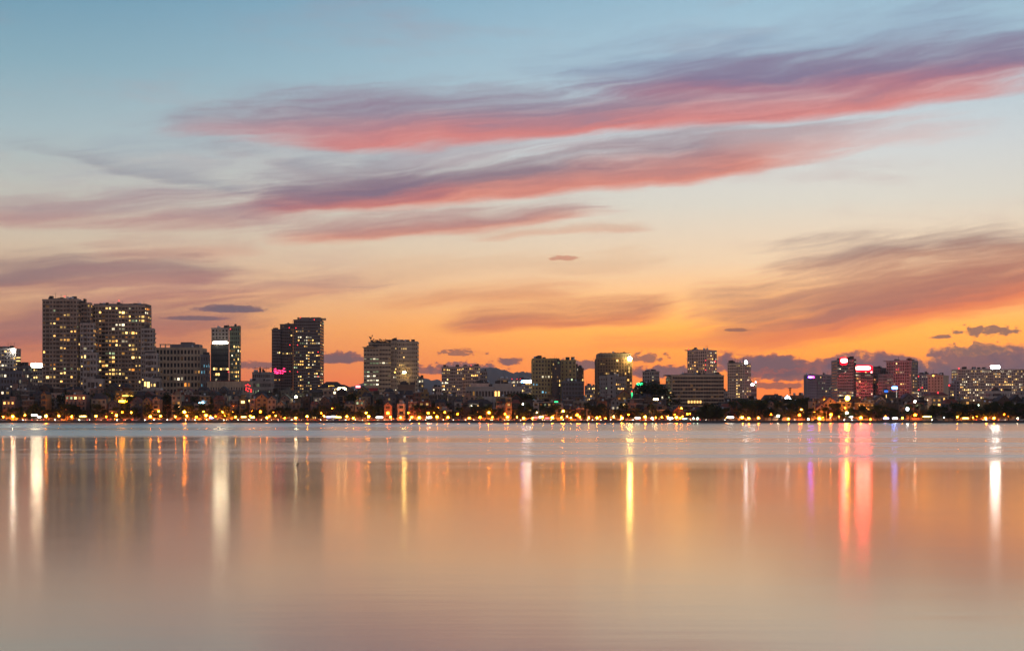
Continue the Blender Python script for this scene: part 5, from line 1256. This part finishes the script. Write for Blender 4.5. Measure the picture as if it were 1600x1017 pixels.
# ------------------------------------------------------------------ garden walls, railing posts, cars
GW = wall_mat('garden_wall', (0.42, 0.36, 0.29)); rw = random.Random(8); px = -20.0
while px < 1620:
    w = rw.uniform(18, 40); Y = 1022.2 + rw.uniform(-.4, .4); h = rw.uniform(1.1, 2.0); x0, x1 = wx(px, Y), wx(px + w, Y)
    o = empty('garden_wall', ((x0 + x1) / 2, Y, GZ), '%s garden wall beside the shore road below %s' % ('tall' if h > 1.55 else 'low', near(px + w / 2)), 'wall', 'garden walls along the shore road')
    o['kind'] = 'thing'; REG.append((o, '%s garden wall' % ('tall' if h > 1.55 else 'low'), '%s garden wall beside the shore road' % ('tall' if h > 1.55 else 'low'), px + w / 2))
    gw = put('wall', box_mesh(GW), o, (o.location.x, Y, GZ - 0.3), (x1 - x0, 0.3, h + 0.3)); cp = put('coping', box_mesh(KERB), o, (o.location.x, Y, GZ + h), (x1 - x0 + 0.1, 0.42, 0.1)); sub(cp, gw)
    n = max(2, int((x1 - x0) / 3.2))
    for i in range(n): put('pier', box_mesh(GW), o, (x0 + (i + 0.5) * (x1 - x0) / n, Y - 0.04, GZ - 0.3), (0.45, 0.42, h + 0.75))
    px += w + rw.choice((0.5, 3, 6))
CARP = {k: plain_mat('paint_' + k, c, 0.3) for k, c in {'white': (.6, .6, .6), 'silver': (.35, .35, .36), 'black': (.02, .02, .022), 'red': (.3, .02, .02), 'grey': (.12, .12, .125), 'blue': (.04, .06, .2)}.items()}
TYRE = plain_mat('tyre', (0.015, 0.015, 0.015), 0.8); HEADL = glow_mat('headlight', (1.0, 0.9, 0.7), 40.0); TAILL = glow_mat('tail_light', (1.0, 0.05, 0.03), 14.0); CARGL = plain_mat('car_glass', (0.01, 0.012, 0.014), 0.08)
def prism(name, prof_, half, m, top_half=None):
    n = len(prof_); v = []
    for s in (-1, 1):
        for (x, z) in prof_:
            hh = half if top_half is None or z < 0.95 else top_half
            v.append((x, s * hh, z))
    return new_mesh(name, v, [tuple(range(n)), tuple(range(2 * n - 1, n - 1, -1))] + [(i, n + i, n + (i + 1) % n, (i + 1) % n) for i in range(n)], [m])
WHEEL = None
def wheel_mesh():
    if 'wheel' not in CACHE:
        v, f = [], []; s = 12
        for y in (-.1, .1):
            for k in range(s): v.append((.32 * math.cos(6.2832 * k / s), y, .32 * math.sin(6.2832 * k / s)))
        f = [tuple(range(s)), tuple(range(2 * s - 1, s - 1, -1))] + [(k, s + k, s + (k + 1) % s, (k + 1) % s) for k in range(s)]
        CACHE['wheel'] = new_mesh('wheel', v, f, [TYRE])
    return CACHE['wheel']
BODY = [(-2.15, .28), (2.15, .28), (2.2, .55), (2.05, .78), (1.05, .92), (-1.55, .95), (-2.1, .9), (-2.2, .6)]
CAB = [(-1.5, .94), (1.0, .94), (.35, 1.42), (-.95, 1.45)]
for k, m in CARP.items(): CACHE['car_' + k] = (prism('body', BODY, .86, m), prism('roof', [(-1.02, 1.44), (.42, 1.42), (.3, 1.49), (-.9, 1.51)], .66, m))
CACHE['car_cab'] = prism('cabin_glass', CAB, .8, CARGL, .66)
rc = random.Random(4); px = -12.0
def car(px, Y, flip, k):
    x = wx(px, Y); z = 1.46; s = -1 if flip else 1
    o = empty('car', (x, Y, z), '%s car in the %s lane of the shore road below %s' % (k, 'waterside' if not flip else 'landward', near(px)), 'car', 'cars on the shore road')
    REG.append((o, '%s %s car' % (k, 'landward' if flip else 'waterside'), '%s car in the %s lane of the shore road' % (k, 'landward' if flip else 'waterside'), px))
    b, r = CACHE['car_' + k]
    for nm, me in (('body', b), ('roof', r), ('cabin_glass', CACHE['car_cab'])):
        pp = put(nm, me, o, (x, Y, z), (s, 1, 1)); bd = pp if nm == 'body' else bd
    for xx in (-1.35, 1.35):
        for yy in (-.78, .78): put('wheel', wheel_mesh(), o, (x + xx, Y + yy, z + .32))
    for yy in (-.6, .6):
        sub(put('headlight', box_mesh(HEADL), o, (x + s * 2.14, Y + yy, z + .55), (.16, .36, .2)), bd); sub(put('tail_light', box_mesh(TAILL), o, (x - s * 2.17, Y + yy, z + .6), (.12, .36, .2)), bd)
while px < 1612:
    fl = rc.random() < 0.5
    if px < 1085 or rc.random() < 0.45: car(px, 1014.6 if fl else 1009.8, fl, rc.choice(list(CARP)))
    px += rc.uniform(8, 20)

number_labels()
# ------------------------------------------------------------------ in the water
o = empty('mooring_stake', (wx(464.5, 90.6), 90.6, -0.3), 'short dark crooked stake poking out of the calm water', 'stake')
v, f = [], []; tube(v, f, [((-.04, 0, 0), .055), ((-.02, 0, .32), .05), ((.05, 0, .46), .04), ((.07, 0, .52), .02)], 8)
put('post', new_mesh('post', v, f, [BARK], None, True), o, (o.location.x, 90.6, -0.3)); put('rope_knot', lathe_mesh('rope_knot', [(.055, 0), (.075, .02), (.075, .05), (.055, .07)], [DARK], 8), o, (o.location.x - .015, 90.6, 0.04))
o = empty('pontoon', (wx(1455, 996), 996, 0), 'low dark landing pontoon moored below the beige stair-topped tower', 'pontoon')
for i in range(8): put('plank', box_mesh(STONE), o, (wx(1449 + i * 1.7, 996), 996, 0.35), (0.7, 3.4, 0.08))
for x in (1450, 1461): put('float', box_mesh(DARK), o, (wx(x, 996), 996, -0.15), (1.6, 3.0, 0.48))

# ------------------------------------------------------------------ evening haze over lake and land
def haze_fn(g, m):
    p = g.node('ShaderNodeVolumePrincipled'); g.l.new(p.outputs[0], g.out.inputs['Volume'])
    p.inputs['Color'].default_value = (0.90, 0.83, 0.85, 1); p.inputs['Density'].default_value = 3.0e-5; p.inputs['Anisotropy'].default_value = 0.55
hz = put('haze', box_mesh(mat('haze_air', haze_fn)), None, (0, 7600, -1.0), (17000, 16600, 680)); tag(hz, None, None, kind='stuff')
